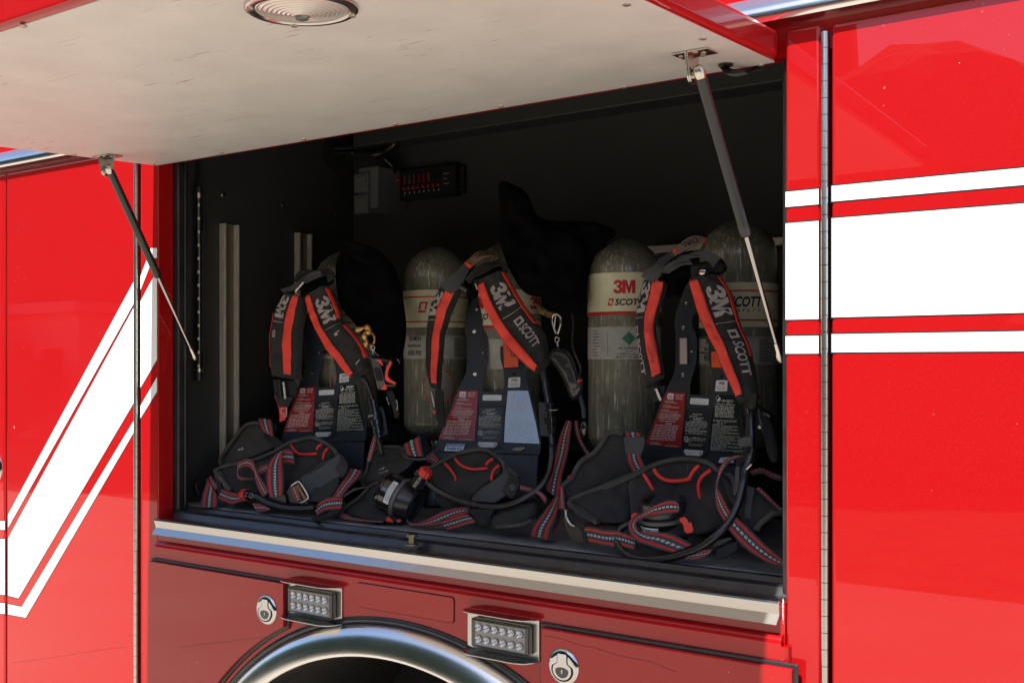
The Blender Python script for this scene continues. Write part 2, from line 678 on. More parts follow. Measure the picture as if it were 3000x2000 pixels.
NAVYPL = simple('black_satin_metal', (.011, .016, .028), .5, 0, .06, .3, bump=(900, .08, .0004))
DARKGAP = simple('dark_gap', (.006, .006, .006), .8)
GLOSSBLACK = simple('gloss_black_plastic', (.012, .012, .013), .12, 0, .8, .03)
STRUTBLK = simple('black_strut_paint', (.018, .018, .018), .35, 0, .3, .2)
SHINY = simple('polished_rod', (.42, .41, .40), .16, 1.0)
def fabric(name, c0, c1, scale=900, rough=.92):
    t = NT(name)
    co = t.c('UV')
    n1 = t.noise(18, 4)
    w1 = t.noise(scale, 2)
    t.set(Base_Color=t.mix(t.ramp(n1, .3, .75), c0, c1), Roughness=rough, Specular_IOR_Level=.25, Sheen_Weight=.06)
    b = t.bump(w1, .5, .0008)
    t.bump(t.noise(60, 3), .25, .003, b)
    return t.m
PAD = fabric('charcoal_cordura', (.024, .024, .026), (.042, .041, .040))
PADBACK = fabric('dusty_charcoal_cordura', (.036, .034, .031), (.064, .060, .053))
BINDING = fabric('grey_edge_binding', (.052, .049, .046), (.092, .086, .080))
SHOULDER = fabric('black_shoulder_fabric', (.020, .020, .020), (.036, .035, .034), 1200)
BAGF = fabric('black_bag_fabric', (.0018, .0017, .0022), (.0045, .0042, .005), 500)
BAGF.node_tree.nodes['Principled BSDF'].inputs['Specular IOR Level'].default_value = .06
BAGF.node_tree.nodes['Principled BSDF'].inputs['Sheen Weight'].default_value = 0
def webbing(name, striped=True, base=(.060, .068, .080), red=(.66, .026, .026)):
    t = NT(name)
    uv = t.n('SeparateXYZ')
    t.ln(t.c('UV'), uv.inputs[0])
    u, v = uv.outputs[0], uv.outputs[1]
    wob = t.M('MULTIPLY', t.M('SUBTRACT', t.noise(60, 2, co=t.c('UV')), .5), .02)
    e = t.M('ABSOLUTE', t.M('SUBTRACT', t.M('ADD', u, wob), .5))
    ribs = t.M('MULTIPLY', t.M('SINE', t.M('MULTIPLY', v, 2 * math.pi / .0022)), t.M('SINE', t.M('MULTIPLY', u, 2 * math.pi * 14)))
    rn = t.M('ADD', t.M('MULTIPLY', ribs, .5), .5)
    col = t.mix(t.M('MULTIPLY', rn, .75), tuple(c * .45 for c in base), tuple(c * 1.5 for c in base))
    if striped:
        r_ = t.M('MULTIPLY', t.M('GREATER_THAN', e, .25), t.M('LESS_THAN', e, .375))
        col = t.mix(r_, col, t.mix(rn, tuple(c * .75 for c in red), red))
        dash = t.M('MULTIPLY', t.M('LESS_THAN', t.M('FRACT', t.M('DIVIDE', v, .0078)), .66),
                   t.M('MULTIPLY', t.M('LESS_THAN', e, .062), t.M('GREATER_THAN', e, .010)))
        col = t.mix(dash, col, (.55, .55, .56))
    t.set(Base_Color=col, Roughness=.85, Specular_IOR_Level=.3)
    t.bump(ribs, .5, .0006)
    return t.m
WEB = webbing('red_striped_webbing')
WEBO = webbing('orange_striped_webbing', red=(.70, .055, .022))
GREYWEB = webbing('grey_webbing', False, (.085, .090, .100))
DARKWEB = webbing('black_webbing', False, (.026, .027, .029))
def redtrim(name, col):
    t = NT(name)
    f = t.noise(26, 3)
    t.set(Base_Color=t.mix(t.ramp(f, .3, .7), tuple(c * .85 for c in col), col), Roughness=.5, Specular_IOR_Level=.5)
    t.bump(t.noise(70, 3), .5, .003)
    return t.m
REDREFL = redtrim('red_reflective_trim', (.86, .062, .040))
PIPING = redtrim('red_piping', (.70, .026, .026))
GREYPRINT = simple('grey_reflective_print', (.34, .30, .30), .55)
PRINTW = simple('white_print', (.72, .72, .72), .6)
PRINTB = simple('black_print', (.015, .015, .018), .6)
PRINTR = simple('red_print', (.50, .015, .02), .5)
LABELW = simple('white_label', (.66, .67, .70), .35, 0, .4, .1)
LABELR = simple('red_label', (.27, .010, .013), .4, 0, .12, .1, var=(90, .12))
LABELK = simple('black_label', (.011, .011, .012), .07, 0, 0, .05)
LABELK2 = simple('matt_black_label', (.011, .011, .012), .35)
LABELK.node_tree.nodes['Principled BSDF'].inputs['IOR'].default_value = 2.3
LABELBLUE = simple('blue_label', (.03, .06, .42), .4, 0, .3, .1)
LABELO = simple('orange_label', (.80, .085, .022), .45, 0, .3, .1)
GREEND = simple('green_print', (.03, .16, .10), .45)
REDPL = simple('red_plastic_knob', (.62, .028, .022), .38, 0, .2, .2)
TAN = simple('tan_leather_tag', (.20, .115, .075), .75, var=(50, .3))
def composite():
    t = NT('scratched_fibreglass_wrap')
    a = t.noise(150, 6, stretch=(1, 1, .07, .18, .22, 0), rough=.75)
    b = t.noise(190, 6, stretch=(1, 1, .06, -.30, -.16, 0), rough=.75)
    g = t.noise(6, 4)
    base = t.mix(t.ramp(g, .3, .7), (.105, .102, .078), (.205, .198, .155))
    c = t.mix(t.M('MULTIPLY', t.ramp(a, .54, .66), .75), base, (.48, .46, .35))
    c = t.mix(t.M('MULTIPLY', t.ramp(b, .58, .68), .85), c, (.66, .64, .52))
    c = t.mix(t.M('MULTIPLY', t.ramp(t.noise(30, 6, rough=.7), .52, .72), .55), c, (.035, .032, .024))
    sep = t.n('SeparateXYZ')
    t.ln(t.c(), sep.inputs[0])
    t.set(Base_Color=c, Roughness=.42, Coat_Weight=.9, Coat_Roughness=.09)
    t.bump(t.noise(90, 4), .25, .001)
    return t.m
COMP = composite()
CYLLAB = simple('cream_cylinder_label', (.66, .64, .46), .38, 0, .5, .12, var=(40, .12))
CYLLAB2 = simple('grey_cylinder_label', (.40, .40, .37), .25, 0, .7, .06, var=(40, .12))
CONC = NT('concrete_apron')
CONC.set(Base_Color=CONC.mix(CONC.ramp(CONC.noise(.8, 6), .3, .7), (.37, .322, .252), (.455, .40, .32)), Roughness=.9)
CONC = CONC.m
GRASS = simple('dark_grass', (.05, .07, .025), .95, var=(2, .4))
LEAF = simple('dark_foliage', (.035, .055, .02), .9, var=(3, .5))
BARK = simple('bark', (.10, .08, .06), .9)
LENS = NT('clear_lens')
LENS.set(Base_Color=(.9, .9, .9), Roughness=.03, Transmission_Weight=1.0, IOR=1.45)
LENS = LENS.m
FROST = simple('ribbed_dome_lens', (.66, .64, .60), .12, .15, 1.0, .03)
LEDREF = simple('led_reflector', (.26, .255, .245), .3, .6)

# ================================================================ the setting
def sheet(name, m, x0, x1, y0, y1, z, kind='structure'):
    o = MB().add([(x0, y0, z), (x1, y0, z), (x1, y1, z), (x0, y1, z)], [[0, 1, 2, 3]]).build(name, m)
    o['kind'] = kind
    return o
sheet('ground', GRASS, -200, 200, -200, 200, 0.0)
sheet('pavement', CONC, -30, 30, -6.95, 12, 0.004)
tl = MB()
rr = random.Random(3)
for k in range(240):
    row = k % 3
    cx = -112 + 136 * (k // 3) / 79 + rr.uniform(-.6, .6)
    cy = -15.2 - row * .9 + rr.uniform(-.5, .5)
    hh = (6.7 if cx > -8 else 15.0) * (.42, .72, 1.0)[row] * rr.uniform(.90, 1.08)
    bm = bmesh.new()
    bmesh.ops.create_icosphere(bm, subdivisions=3, radius=1)
    for v in bm.verts:
        d = v.co.normalized()
        s_ = 1 + .16 * noise.noise(d * 2.2 + Vector((k, 0, 0))) + .12 * noise.noise(d * 7 + Vector((k, 5, 0)))
        v.co = Vector((cx + d.x * 2.3 * s_, cy + d.y * 1.4 * s_, hh * .46 + math.copysign(abs(d.z) ** .5, d.z) * hh * .52 * (1 + (s_ - 1) * .45)))
        v.co.z = max(v.co.z, -.05)
    b_ = bm_mb(bm)
    tl.add(b_.v, b_.f)
for k in range(16):
    bm = bmesh.new()
    bmesh.ops.create_icosphere(bm, subdivisions=3, radius=1)
    cx, cz, rr_ = -27.5 + .36 * k + rr.uniform(-.3, .3), rr.uniform(.3, 3.3), rr.uniform(.35, .8)
    for v in bm.verts:
        d = v.co.normalized()
        s_ = 1 + .4 * noise.noise(d * 3 + Vector((k, 9, 0))) + .2 * noise.noise(d * 9 + Vector((k, 5, 0)))
        v.co = Vector((cx + d.x * rr_ * s_, -11.4 + d.y * .6 * s_, max(cz + d.z * rr_ * s_, -.05)))
    b_ = bm_mb(bm)
    tl.add(b_.v, b_.f)
tag(tl.build('tree_line', LEAF), kind='stuff')
SH = empty('reflection_building', (-24.5, -12.6, 0), 'low pale building with dark windows added out of view across the pavement for its reflection in the left door', 'building')  # unseen building, added to give the left door a pale reflection
box('wall', simple('pale_render', (.55, .52, .47), .8), SH, -27.2, -22.2, -15.4, -12.6, 0, 2.9)
box('roof', simple('light_roof', (.42, .40, .38), .7), SH, -27.5, -21.9, -15.7, -12.3, 2.9, 3.15)
for x in (-26.5, -25.1, -23.6):
    box('window', simple('dark_window', (.03, .03, .035), .2), SH, x, x + .8, -12.62, -12.57, 1.0, 2.1)

# ================================================================ the fire truck
TR = empty('fire_truck', (-1.568, 0, 0), 'red fire truck side with white stripes and its lift-up compartment door open', 'fire truck')
def extr(name, m, parent, prof, x0, x1, closed=False, n=1, smooth=True, angle=35, wav=0.0):
    mb = MB()
    k = len(prof)
    vs = []
    for i in range(n + 1):
        x = x0 + (x1 - x0) * i / n
        for j, (y, z) in enumerate(prof):
            w_ = wav * noise.noise(Vector((x * 5, j * .7, 1)))
            vs.append((x, y + w_, z + w_ * .6))
    fs = []
    for i in range(n):
        for j in range(k if closed else k - 1):
            j2 = (j + 1) % k
            fs.append([i * k + j, i * k + j2, (i + 1) * k + j2, (i + 1) * k + j])
    fs.append(list(range(k)))
    fs.append([n * k + j for j in range(k)][::-1])
    mb.add(vs, fs)
    o = mb.build(name, m, parent, smooth=smooth, angle=angle)
    return o
def bev(o, w, seg=3):
    b = o.modifiers.new('bevel', 'BEVEL')
    b.width, b.segments, b.limit_method, b.angle_limit = w, seg, 'ANGLE', R(40)
    for p_ in o.data.polygons:
        p_.use_smooth = True
    o.data.set_sharp_from_angle(angle=R(30))
    return wnorm(o)
Z = lambda r: H + r
XL, XR = -2.42, -.704
upper = box('upper_body_panel', RED, TR, -5.2, .9, 0, .06, Z(.626), Z(1.35), .006)
box('body_header', RED, TR, -5.2, .9, .015, .05, Z(.530), Z(.624))
rail = extr('drip_rail', RAILM, TR, [(.0, .634), (-.010, .632), (-.026, .612), (-.030, .604), (-.030, .590), (-.026, .583), (-.012, .580), (.0, .581)][::-1] and
            [(.014, Z(.634)), (-.008, Z(.632)), (-.026, Z(.610)), (-.031, Z(.602)), (-.031, Z(.589)), (-.027, Z(.582)), (.014, Z(.580))], -5.2, .9, True)
box('roof', RED, TR, -5.2, .9, .06, 2.4, Z(1.30), Z(1.35))
box('corner_post', RED, TR, -2.4957, XL, 0, .05, Z(-1.25), Z(.57), .004)
box('corner_post', RED, TR, XR, -.642, 0, .05, Z(-1.25), Z(.57), .007)
# side doors and their piano hinges
DF = -.004
dl = box('side_door', RED, TR, -3.141, -2.5145, DF, .03, Z(-1.25), Z(.568), .007)
dl2 = box('side_door', RED, TR, -4.6, -3.150, DF, .03, Z(-1.25), Z(.568), .007)
dr = box('side_door', RED, TR, -.6235, .9, DF, .03, Z(-1.25), Z(.566), .009)
box('door_gap', DARKGAP, TR, -3.2, -2.47, .036, .046, Z(-1.25), Z(.57))
box('door_gap', DARKGAP, TR, -.66, -.60, .036, .046, Z(-1.25), Z(.57))
def hinge(x, ztop):
    leaf = box('door_hinge', NICKEL, TR, x - .0045, x + .0045, -.0005, .034, Z(-1.25), Z(ztop))
    kn = None
    z = ztop
    prof = [(0, .0052), (.0004, .0062), (.0271, .0062), (.0275, .0052)]
    mats = [NICKEL]
    while z > -1.05:
        p_ = (x, -.0065, Z(z - .0272))
        if kn is None:
            kn = lathe('hinge_knuckle', CHROMED, leaf, prof, p_, (0, 0, 1), 14, 60)
            c0 = Vector(p_) - WL[kn.name]
        else:
            dup(kn, Vector(p_) - c0)
        z -= .0279
CHROMED = brushed('dull_chrome', (.60, .585, .56), .26, 30, (60, 60, 4))
hinge(-2.505, .558)
hinge(-.6325, .553)
# compartment shell
box('compartment_wall', LINER, TR, -2.50, -2.47, .05, .81, Z(-.42), Z(.82))
box('compartment_wall', LINER, TR, -2.47, -.66, .79, .82, Z(-.42), Z(.82))
box('compartment_wall', LINER, TR, -.655, -.63, .05, .81, Z(-.42), Z(.82))
box('compartment_ceiling', LINER, TR, -2.50, -.63, .05, .82, Z(.80), Z(.83))
box('compartment_floor', LINER, TR, -2.50, -.63, .012, .82, Z(-.45), Z(-.411))
box('roof_ledge', LINER, TR, -2.39, -.656, .70, .789, Z(.672), Z(.799), .006)
box('ceiling_rib', LINER, TR, -2.469, -.656, .30, .34, Z(.765), Z(.799), .004)
box('floor_mat', MAT, TR, -2.469, -.656, .104, .789, Z(-.4105), Z(-.385), .003)
box('side_seal', RUBBER, TR, -2.452, -2.404, .051, .075, Z(-.405), Z(.53), .006)
tube('side_seal', RUBBER, TR, [(-2.418, .083, Z(-.40)), (-2.418, .083, Z(.1)), (-2.418, .083, Z(.53))], .009, 10, 3)
box('side_seal', RUBBER, TR, -.722, -.7045, .030, .060, Z(-.405), Z(.53), .005)
# sill
rb = extr('sill_seal', RUBBER, TR, [(.092, Z(-.386)), (.086, Z(-.383)), (.078, Z(-.385)), (.073, Z(-.394)), (.064, Z(-.398)), (.056, Z(-.392)), (.046, Z(-.390)), (.037, Z(-.394)), (.032, Z(-.404)), (.026, Z(-.4105)), (.092, Z(-.4105))], -2.40, -.708, True, 60, wav=.0012)
trim = extr('sill_trim', STEEL, TR, [(.030, Z(-.4085)), (.012, Z(-.4075)), (-.0085, Z(-.4070)), (-.0125, Z(-.4085)), (-.0138, Z(-.412)), (-.0085, Z(-.4310)), (-.0215, Z(-.4468)), (-.0205, Z(-.4478)), (-.0060, Z(-.434)), (.0, Z(-.4300)), (.0, Z(-.4100)), (.03, Z(-.4105))], XL + .002, -.7115, True, 1)
st = lathe('door_striker', simple('tarnished_striker', (.22, .19, .13), .35, .9), TR, [(0, .014), (.003, .014), (.004, .0075), (.018, .0075), (.019, .012), (.024, .012), (.025, .010)], P(1207, 1596, .014, False), (0, 0, 1), 16)
box('sill_band', RED, TR, XL, XR, .0, .05, Z(-.52), Z(-.4125))
# lower skin with its rounded upper bead, arch cut out
AX, AZ = -1.568, -1.338
def arcpts(r, a0, a1, n):
    return [(AX + r * math.cos(R(a0 + (a1 - a0) * k / n)), AZ + r * math.sin(R(a0 + (a1 - a0) * k / n))) for k in range(n + 1)]
f_lower = lambda x, z, off: Vector((x, -.014 - off, Z(z)))
x0, x1 = -2.414, -.706
zb = -1.25
ab = math.degrees(math.asin((zb - AZ) / .775))
outl = [(x0, zb)] + arcpts(.775, 180 - ab, ab, 48) + [(x1, zb), (x1, -.480), (x0, -.480)]
slab('lower_body_panel', RED, TR, outl, [], f_lower, .010)
extr('body_bead', RED, TR, [(.0, Z(-.4655))] + [(-.014 * math.sin(R(a)), Z(-.480 + .014 * math.cos(R(a)))) for a in range(10, 91, 10)] + [(0, Z(-.4802))], x0, x1, True, angle=60)
lathe('body_bead', RED, TR, [(0, .0139), (.25, .0139)], (x1 - .0005, -.0004, Z(-.735)), (0, 0, 1), 20)
f_door = lambda x, z, off: Vector((x, -.030 - off, Z(z)))
f_seal = lambda x, z, off: Vector((x, -.0205 - off, Z(z)))
def lowdoor(xa, xb, side):
    for g, f3, m, nm, th, rad in ((.0, f_door, RED, 'lower_door', .0125, .800), (.0075, f_seal, RUBBER, 'door_seal', .0062, .7925)):
        zt = -.516 + g
        if side < 0:
            xe = xb + g
            aa = math.degrees(math.acos((xe - AX) / rad))
            ae = 180 - math.degrees(math.asin((zb - AZ) / rad))
            o_ = [(xa - g * .3, zb), (xa - g * .3, zt), (xe, zt)] + arcpts(rad, aa, ae, 24)
        else:
            xe = xa - g
            aa = math.degrees(math.acos((xe - AX) / rad))
            ae = math.degrees(math.asin((zb - AZ) / rad))
            o_ = [(xb + g, zb), (xb + g, zt), (xe, zt)] + arcpts(rad, aa, ae, 24)
        o = slab(nm, m, TR, o_[::-1], [], f3, th)
        bev(o, .0028)
lowdoor(-2.4205, -1.914, -1)
lowdoor(-1.190, -.681, 1)
hl = box('hinge_leaf', NICKEL, TR, -.676, -.668, -.012, .0, Z(-1.2), Z(-.545), .002)
# arch ring, gasket, wheel well, wheel
def ring(name, m, prof, a0=-6, a1=186, n=96):
    mb = MB()
    k = len(prof)
    vs = []
    for i in range(n + 1):
        a = R(a0 + (a1 - a0) * i / n)
        vs += [(AX + r * math.cos(a), y, Z(AZ) + r * math.sin(a)) for r, y in prof]
    fs = [[i * k + j, i * k + j + 1, (i + 1) * k + j + 1, (i + 1) * k + j] for i in range(n) for j in range(k - 1)]
    mb.add(vs, fs)
    return mb.build(name, m, TR, smooth=True, angle=50)
prof = [tuple(a[:2]) for a in cr([(.768, -.010, 0), (.7665, -.020, 0), (.761, -.030, 0), (.750, -.0385, 0), (.736, -.0455, 0), (.722, -.0500, 0), (.711, -.0520, 0), (.7045, -.0520, 0), (.7005, -.047, 0), (.6995, -.038, 0), (.701, -.010, 0), (.702, .06, 0)], 3)]
ring('wheel_arch_trim', RINGM, prof)
ring('arch_gasket', RUBBER, [(.767, -.014), (.770, -.019), (.7755, -.0205), (.781, -.019), (.783, -.015), (.783, -.012)])
ring('wheel_well', simple('wheel_well_liner', (.006, .006, .006), .8), [(.705, .05), (.705, .62), (.30, .64)], -20, 200, 48)
wh = empty('wheel', (AX, .25, Z(AZ)), None, None) if False else None
tyre = lathe('wheel', NICKEL, TR, [(0, .05), (.0, .24), (.02, .26), (.02, .23), (.10, .20), (.10, .05)], (AX, .12, .44), (0, 1, 0), 40)
lathe('tyre', RUBBER, tyre, [(0, .27), (-.01, .36), (.01, .425), (.04, .437), (.26, .437), (.29, .425), (.31, .36), (.30, .27)], (AX, .10, .44), (0, 1, 0), 64)
# recessed blank plate
pr = [P(1048, 1706, -.014), P(1331, 1748, -.014), P(1334, 1822, -.014), P(1050, 1776, -.014)]
zt_, zb_ = (pr[0].z + pr[1].z) / 2 - H, (pr[2].z + pr[3].z) / 2 - H
bo = rnd([(pr[0].x, zb_), (pr[1].x, zb_), (pr[1].x, zt_), (pr[0].x, zt_)], .008)
bg = rnd([(pr[0].x - .0015, zb_ - .0015), (pr[1].x + .0015, zb_ - .0015), (pr[1].x + .0015, zt_ + .0015), (pr[0].x - .0015, zt_ + .0015)], .009)
slab('plate_groove', DARKGAP, TR, bg, [], lambda x, z, off: Vector((x, -.0146 - off, Z(z))), .0005)
bev(slab('blank_plate', RED, TR, bo, [], lambda x, z, off: Vector((x, -.0172 - off, Z(z))), .0030), .0012)
# scene lights
def scene_light(xc, zc):
    zc = Z(zc)
    base = box('scene_light', CHROMED, TR, xc - .086, xc + .0925, -.0185, -.0145, zc - .0415, zc + .0405, .0015)
    for s_, zz in ((1, zc + .0405), (-1, zc - .0415)):
        pts_ = [(xc - .088, -.019), (xc - .085, -.034), (xc - .074, -.050), (xc - .055, -.056), (xc + .055, -.056), (xc + .076, -.050), (xc + .089, -.034), (xc + .093, -.019)]
        v = bev(slab('visor', CHROMED, base, pts_[::-1], [], lambda x, y, off, zz=zz, s_=s_: Vector((x, y, zz - off + (.0010 * s_ * (-y - .019) / .03))), .0022), .0008)
    box('housing', GLOSSBLACK, base, xc - .0640, xc + .0775, -.0360, -.0185, zc - .0290, zc + .0290, .004)
    box('lens_plate', LEDREF, base, xc - .0520, xc + .0700, -.0366, -.0350, zc - .0240, zc + .0240, .0006)
    first = None
    for i in range(6):
        for j in range(2):
            p_ = Vector((xc - .0415 + i * .0202, -.0368, zc + (.0118 if j else -.0118)))
            if first is None:
                first = lathe('led', LEDCUP, base, [(.0004, .0084), (.0028, .0080), (-.0010, .0030), (.0022, .0026), (.0034, .0012), (.0034, .0001)], p_, (0, -1, 0), 18, 30)
                off0 = WL[first.name] - p_
            else:
                dup(first, p_ + off0)
LEDCUP = simple('led_lens', (.42, .44, .48), .10, .75, 1.0, .02)
scene_light(-1.829, -.5475)
scene_light(-1.293, -.5470)
# flush pull latches
def latch(xc, zc, r, yf, name='pull_latch'):
    c = Vector((xc, yf, Z(zc)))
    b = lathe(name, CHROME, TR, [(0, r), (.0015, r * .995), (.0040, r * .93), (.0055, r * .82), (.0060, r * .70), (.0060, .0001)], c, (0, -1, 0), 40, 30)
    def key(k, dx=0):
        w_, h_ = r * .30 * k, r * .72
        o_ = [(-w_, h_ * (.98 + .04 * k)), (w_, h_ * (.98 + .04 * k)), (w_, r * .22), (r * .60 * k, r * .02), (r * .62 * k, -r * .28)]
        o_ += [(r * .60 * k * math.cos(R(a)), -r * .22 + r * .50 * k * math.sin(R(a))) for a in range(-12, -169, -12)]
        o_ += [(-r * .62 * k, -r * .28), (-r * .60 * k, r * .02), (-w_, r * .22)]
        return rnd(o_, r * .08, 2)
    f3 = lambda off0: (lambda x, z, off: Vector((xc + x, yf - off0 - off, Z(zc) + z)))
    slab('handle_groove', DARKGAP, b, key(1.17), [], f3(.0062), .0006)
    cup = [(r * .44 * math.cos(R(a)), -r * .20 + r * (.20 if math.sin(R(a)) > 0 else .40) * math.sin(R(a))) for a in range(0, 360, 15)]
    bev(slab('pull_handle', CHROME, b, key(.98), [cup], f3(.0074), .0014), .0005, 2)
    slab('finger_cup', GLOSSBLACK, b, cup, [], f3(.0067), .0006)
    tube('catch', CHROME, b, [c + Vector((0, -.0070, -r * .12)), c + Vector((0, -.0075, -r * .35))], r * .05, 8, 2)
cl = P(782, 1785, -.030)
latch(cl.x, cl.z - H, .0345, -.030)
cl = P(1652, 1951, -.030)
latch(cl.x, cl.z - H, .0345, -.030)
cl = P(-21, 1369, DF)
latch(cl.x, cl.z - H, .054, DF)
# hairline cracks and chips in the enamel
CRACKM = simple('enamel_crack', (.20, .008, .008), .5)
for nm_, s_, y_ in (('paint_crack', 'L 1180,1082 1320,1105 1500,1165 1640,1190 1800,1245 1960,1280 2120,1310 2260,1370 2352,1400', -.0302),
                    ('paint_crack', 'K 250,1262 400,1240 560,1225 640,1218 800,1192 980,1175', -.0302), ('paint_crack', 'Z 30,1512 130,1500 250,1480 350,1468', -.0042)):
    l_ = [P(a[0], a[1] + rr.uniform(-.6, .6), y_, False) for a in q(s_)]
    tube(nm_, CRACKM, TR, l_, .00042, 5, 3)
CHIP = simple('chipped_primer', (.62, .60, .60), .7)
def chips(parent, lst, y_):
    mb = MB()
    for x, y, s in lst:
        p_ = P(x, y, y_, False)
        n = 7
        mb.add([p_ + Vector((math.cos(2 * math.pi * k / n) * s * rr.uniform(.5, 1), 0, math.sin(2 * math.pi * k / n) * s * 1.4 * rr.uniform(.5, 1))) for k in range(n)], [list(range(n))[::-1]])
    mb.build('paint_chip', CHIP, parent)
chips(TR, [(577, 1939, .0014), (552, 1947, .0009), (2135, 1968, .001), (42, 1252, .002), (1645, 1848, .0008)], -.0306)
chips(TR, [(2980, 1241, .0006), (2730, 1436, .0004), (2811, 185, .0008), (42, 1250, .0020), (15, 1700, .0010)], -.0046)
mb = MB()
for k in range(26):
    t_ = k / 25
    x, y = 2294.5 + .9 * math.sin(k * 2.3), 1752 + 72 * t_
    s = .0014 * (1 - abs(t_ - .4)) * rr.uniform(.3, 1.3)
    p_ = P(x, y, -.0006, False)
    mb.add([p_ + Vector((math.cos(2 * math.pi * j / 8) * s, -.0004 * (k % 3), math.sin(2 * math.pi * j / 8) * s * 1.6)) for j in range(8)], [list(range(8))[::-1]])
mb.build('worn_edge', CHIP, TR)
# white stripe decals with black pinstripes
def offs(pts, d):
    n = len(pts)
    A_ = sum(pts[i - 1][0] * pts[i][1] - pts[i][0] * pts[i - 1][1] for i in range(n))
    sg = 1 if A_ > 0 else -1
    out = []
    for i in range(n):
        p0, p1, p2 = Vector(pts[i - 1]), Vector(pts[i]), Vector(pts[(i + 1) % n])
        e0, e1 = (p1 - p0).normalized(), (p2 - p1).normalized()
        n0, n1 = Vector((e0.y, -e0.x)) * sg, Vector((e1.y, -e1.x)) * sg
        m = (n0 + n1)
        m = m / max(.25, m.length_squared / 2) if m.length > 1e-6 else n0
        out.append(tuple(p1 + m * d))
    return out
def decal(parent, pts, yf, line=.0022):
    o_ = slab('stripe_outline', BLACKLINE, parent, offs(pts, line), [], lambda x, z, off: Vector((x, yf - .0004 - off, z)), .0003)
    slab('white_stripe', WHITE, parent, pts, [], lambda x, z, off: Vector((x, yf - .0008 - off, z)), .0003)
def pxpoly(s, yf):
    return [(p_.x, p_.z) for p_ in [P(a[0], a[1], yf, False) for a in q(s)]]
# right: constant-height bands
zs = []
for a, b in ((545.5, 591), (640, 929.6), (978.8, 1031.5)):
    zs.append((P(2434, a, DF).z, P(2434, b, DF).z))
for zt_, zb_ in zs:
    decal(dr, [(-.6212, zb_), (.88, zb_), (.88, zt_), (-.6212, zt_)], DF)
    post_r = bpy.data.objects['corner_post.001']
    decal(post_r, [(-.7030, zb_ - .002), (-.6450, zb_ - .002), (-.6450, zt_ - .002), (-.7030, zt_ - .002)], 0.0)
# left: bands that sweep down to the front
for s_ in ('Z 23,1100 376,446 376,508 23,1136', 'Z 23,1166 376,519 376,784 52,1332 23,1325', 'Z 23,1349 61,1357 376,834 376,866 72,1386 23,1377'):
    decal(dl, pxpoly(s_, DF), DF)
for s_ in ('Z -400,1100 14,1118 14,1142 -400,1140', 'Z -400,1160 14,1168 14,1323 -400,1300', 'Z -400,1322 14,1347 14,1376 -400,1350'):
    decal(dl2, pxpoly(s_, DF), DF)
post_l = bpy.data.objects['corner_post']
for s_ in ('Z 392,437 421,358 438,358 438,386 427,386 392,475', 'Z 392,506 438,420 438,668 392,747', 'Z 392,797 438,717 438,757 392,832'):
    decal(post_l, pxpoly(s_, 0), 0.0)

# ---------------------------------------------------------------- lift-up door
SL = .045
Dp0 = Vector((0, 0, Z(.520)))
Dn = Vector((0, SL, -1)).normalized()           # underside normal
Dw = Vector((0, -1, -SL)).normalized()
Ld = lambda x, w, off=0.0: Vector((x, 0, Z(.520))) + Dw * w + Dn * off
bm = bmesh.new()
door = box_mb(-2.437, -.712, .007, .955, 0, .052, .011, 4)
door.v = [Ld(v.x, v.y, -v.z + .0005) for v in door.v]
DOOR = wnorm(door.build('lift_door', RED, TR, smooth=True, angle=50))
lin = box_mb(-2.4265, -.7225, .0, .944, 0, .004, .0012, 2)
lin.v = [Ld(v.x, v.y, -v.z + .0025) for v in lin.v]
LINERP = lin.build('door_liner', CREAM, DOOR, smooth=True, angle=50)
SCREW = simple('screw_head', (.50, .46, .38), .35, .8)
fs_ = None
for x, y in ((O_[0], O_[1]) for O_ in [a[:2] for a in q('O 622,445 1290,748 U 68,78 1878,14 1870,261 1500,319 1185,372 910,417 662,457 458,492 222,462')]):
    p_ = PP(x, y, Dp0, Dn, .0026)
    if fs_ is None:
        fs_ = lathe('screw', SCREW, DOOR, [(0, .0062), (.0016, .0058), (.0026, .003), (.0028, .0001)], p_, Dn, 14)
        so = WL[fs_.name] - p_
    else:
        dup(fs_, p_ + so)
# round dome lamp in the door
dc = PP(884, 22, Dp0, Dn, .003)
DL = lathe('dome_light', CHROMED, TR, [(0, .0775), (.004, .0765), (.0065, .072), (.0065, .066), (.003, .0635), (.001, .063)], dc, Dn, 56)
pf = []
for k in range(42):
    r_ = .0630 * (1 - k / 41)
    pf.append((.0035 + .009 * (1 - (r_ / .063) ** 2) + .0010 * math.sin(k * 1.55), max(r_, .0001)))
lathe('lens', FROST, DL, pf, dc, Dn, 48, 80)
lathe('bulb', LEDREF, DL, [(.012, .010), (.0165, .009), (.018, .005), (.018, .0001)], dc, Dn, 20)
fs_ = None
for a in (35, 125, 215, 305):
    p_ = dc + Vector((1, 0, 0)) * .0693 * math.cos(R(a)) + Dw * .0693 * math.sin(R(a)) + Dn * .0065
    if fs_ is None:
        fs_ = lathe('screw', SCREW, DL, [(0, .0050), (.002, .0046), (.003, .0001)], p_, Dn, 12)
        so = WL[fs_.name] - p_
    else:
        dup(fs_, p_ + so)
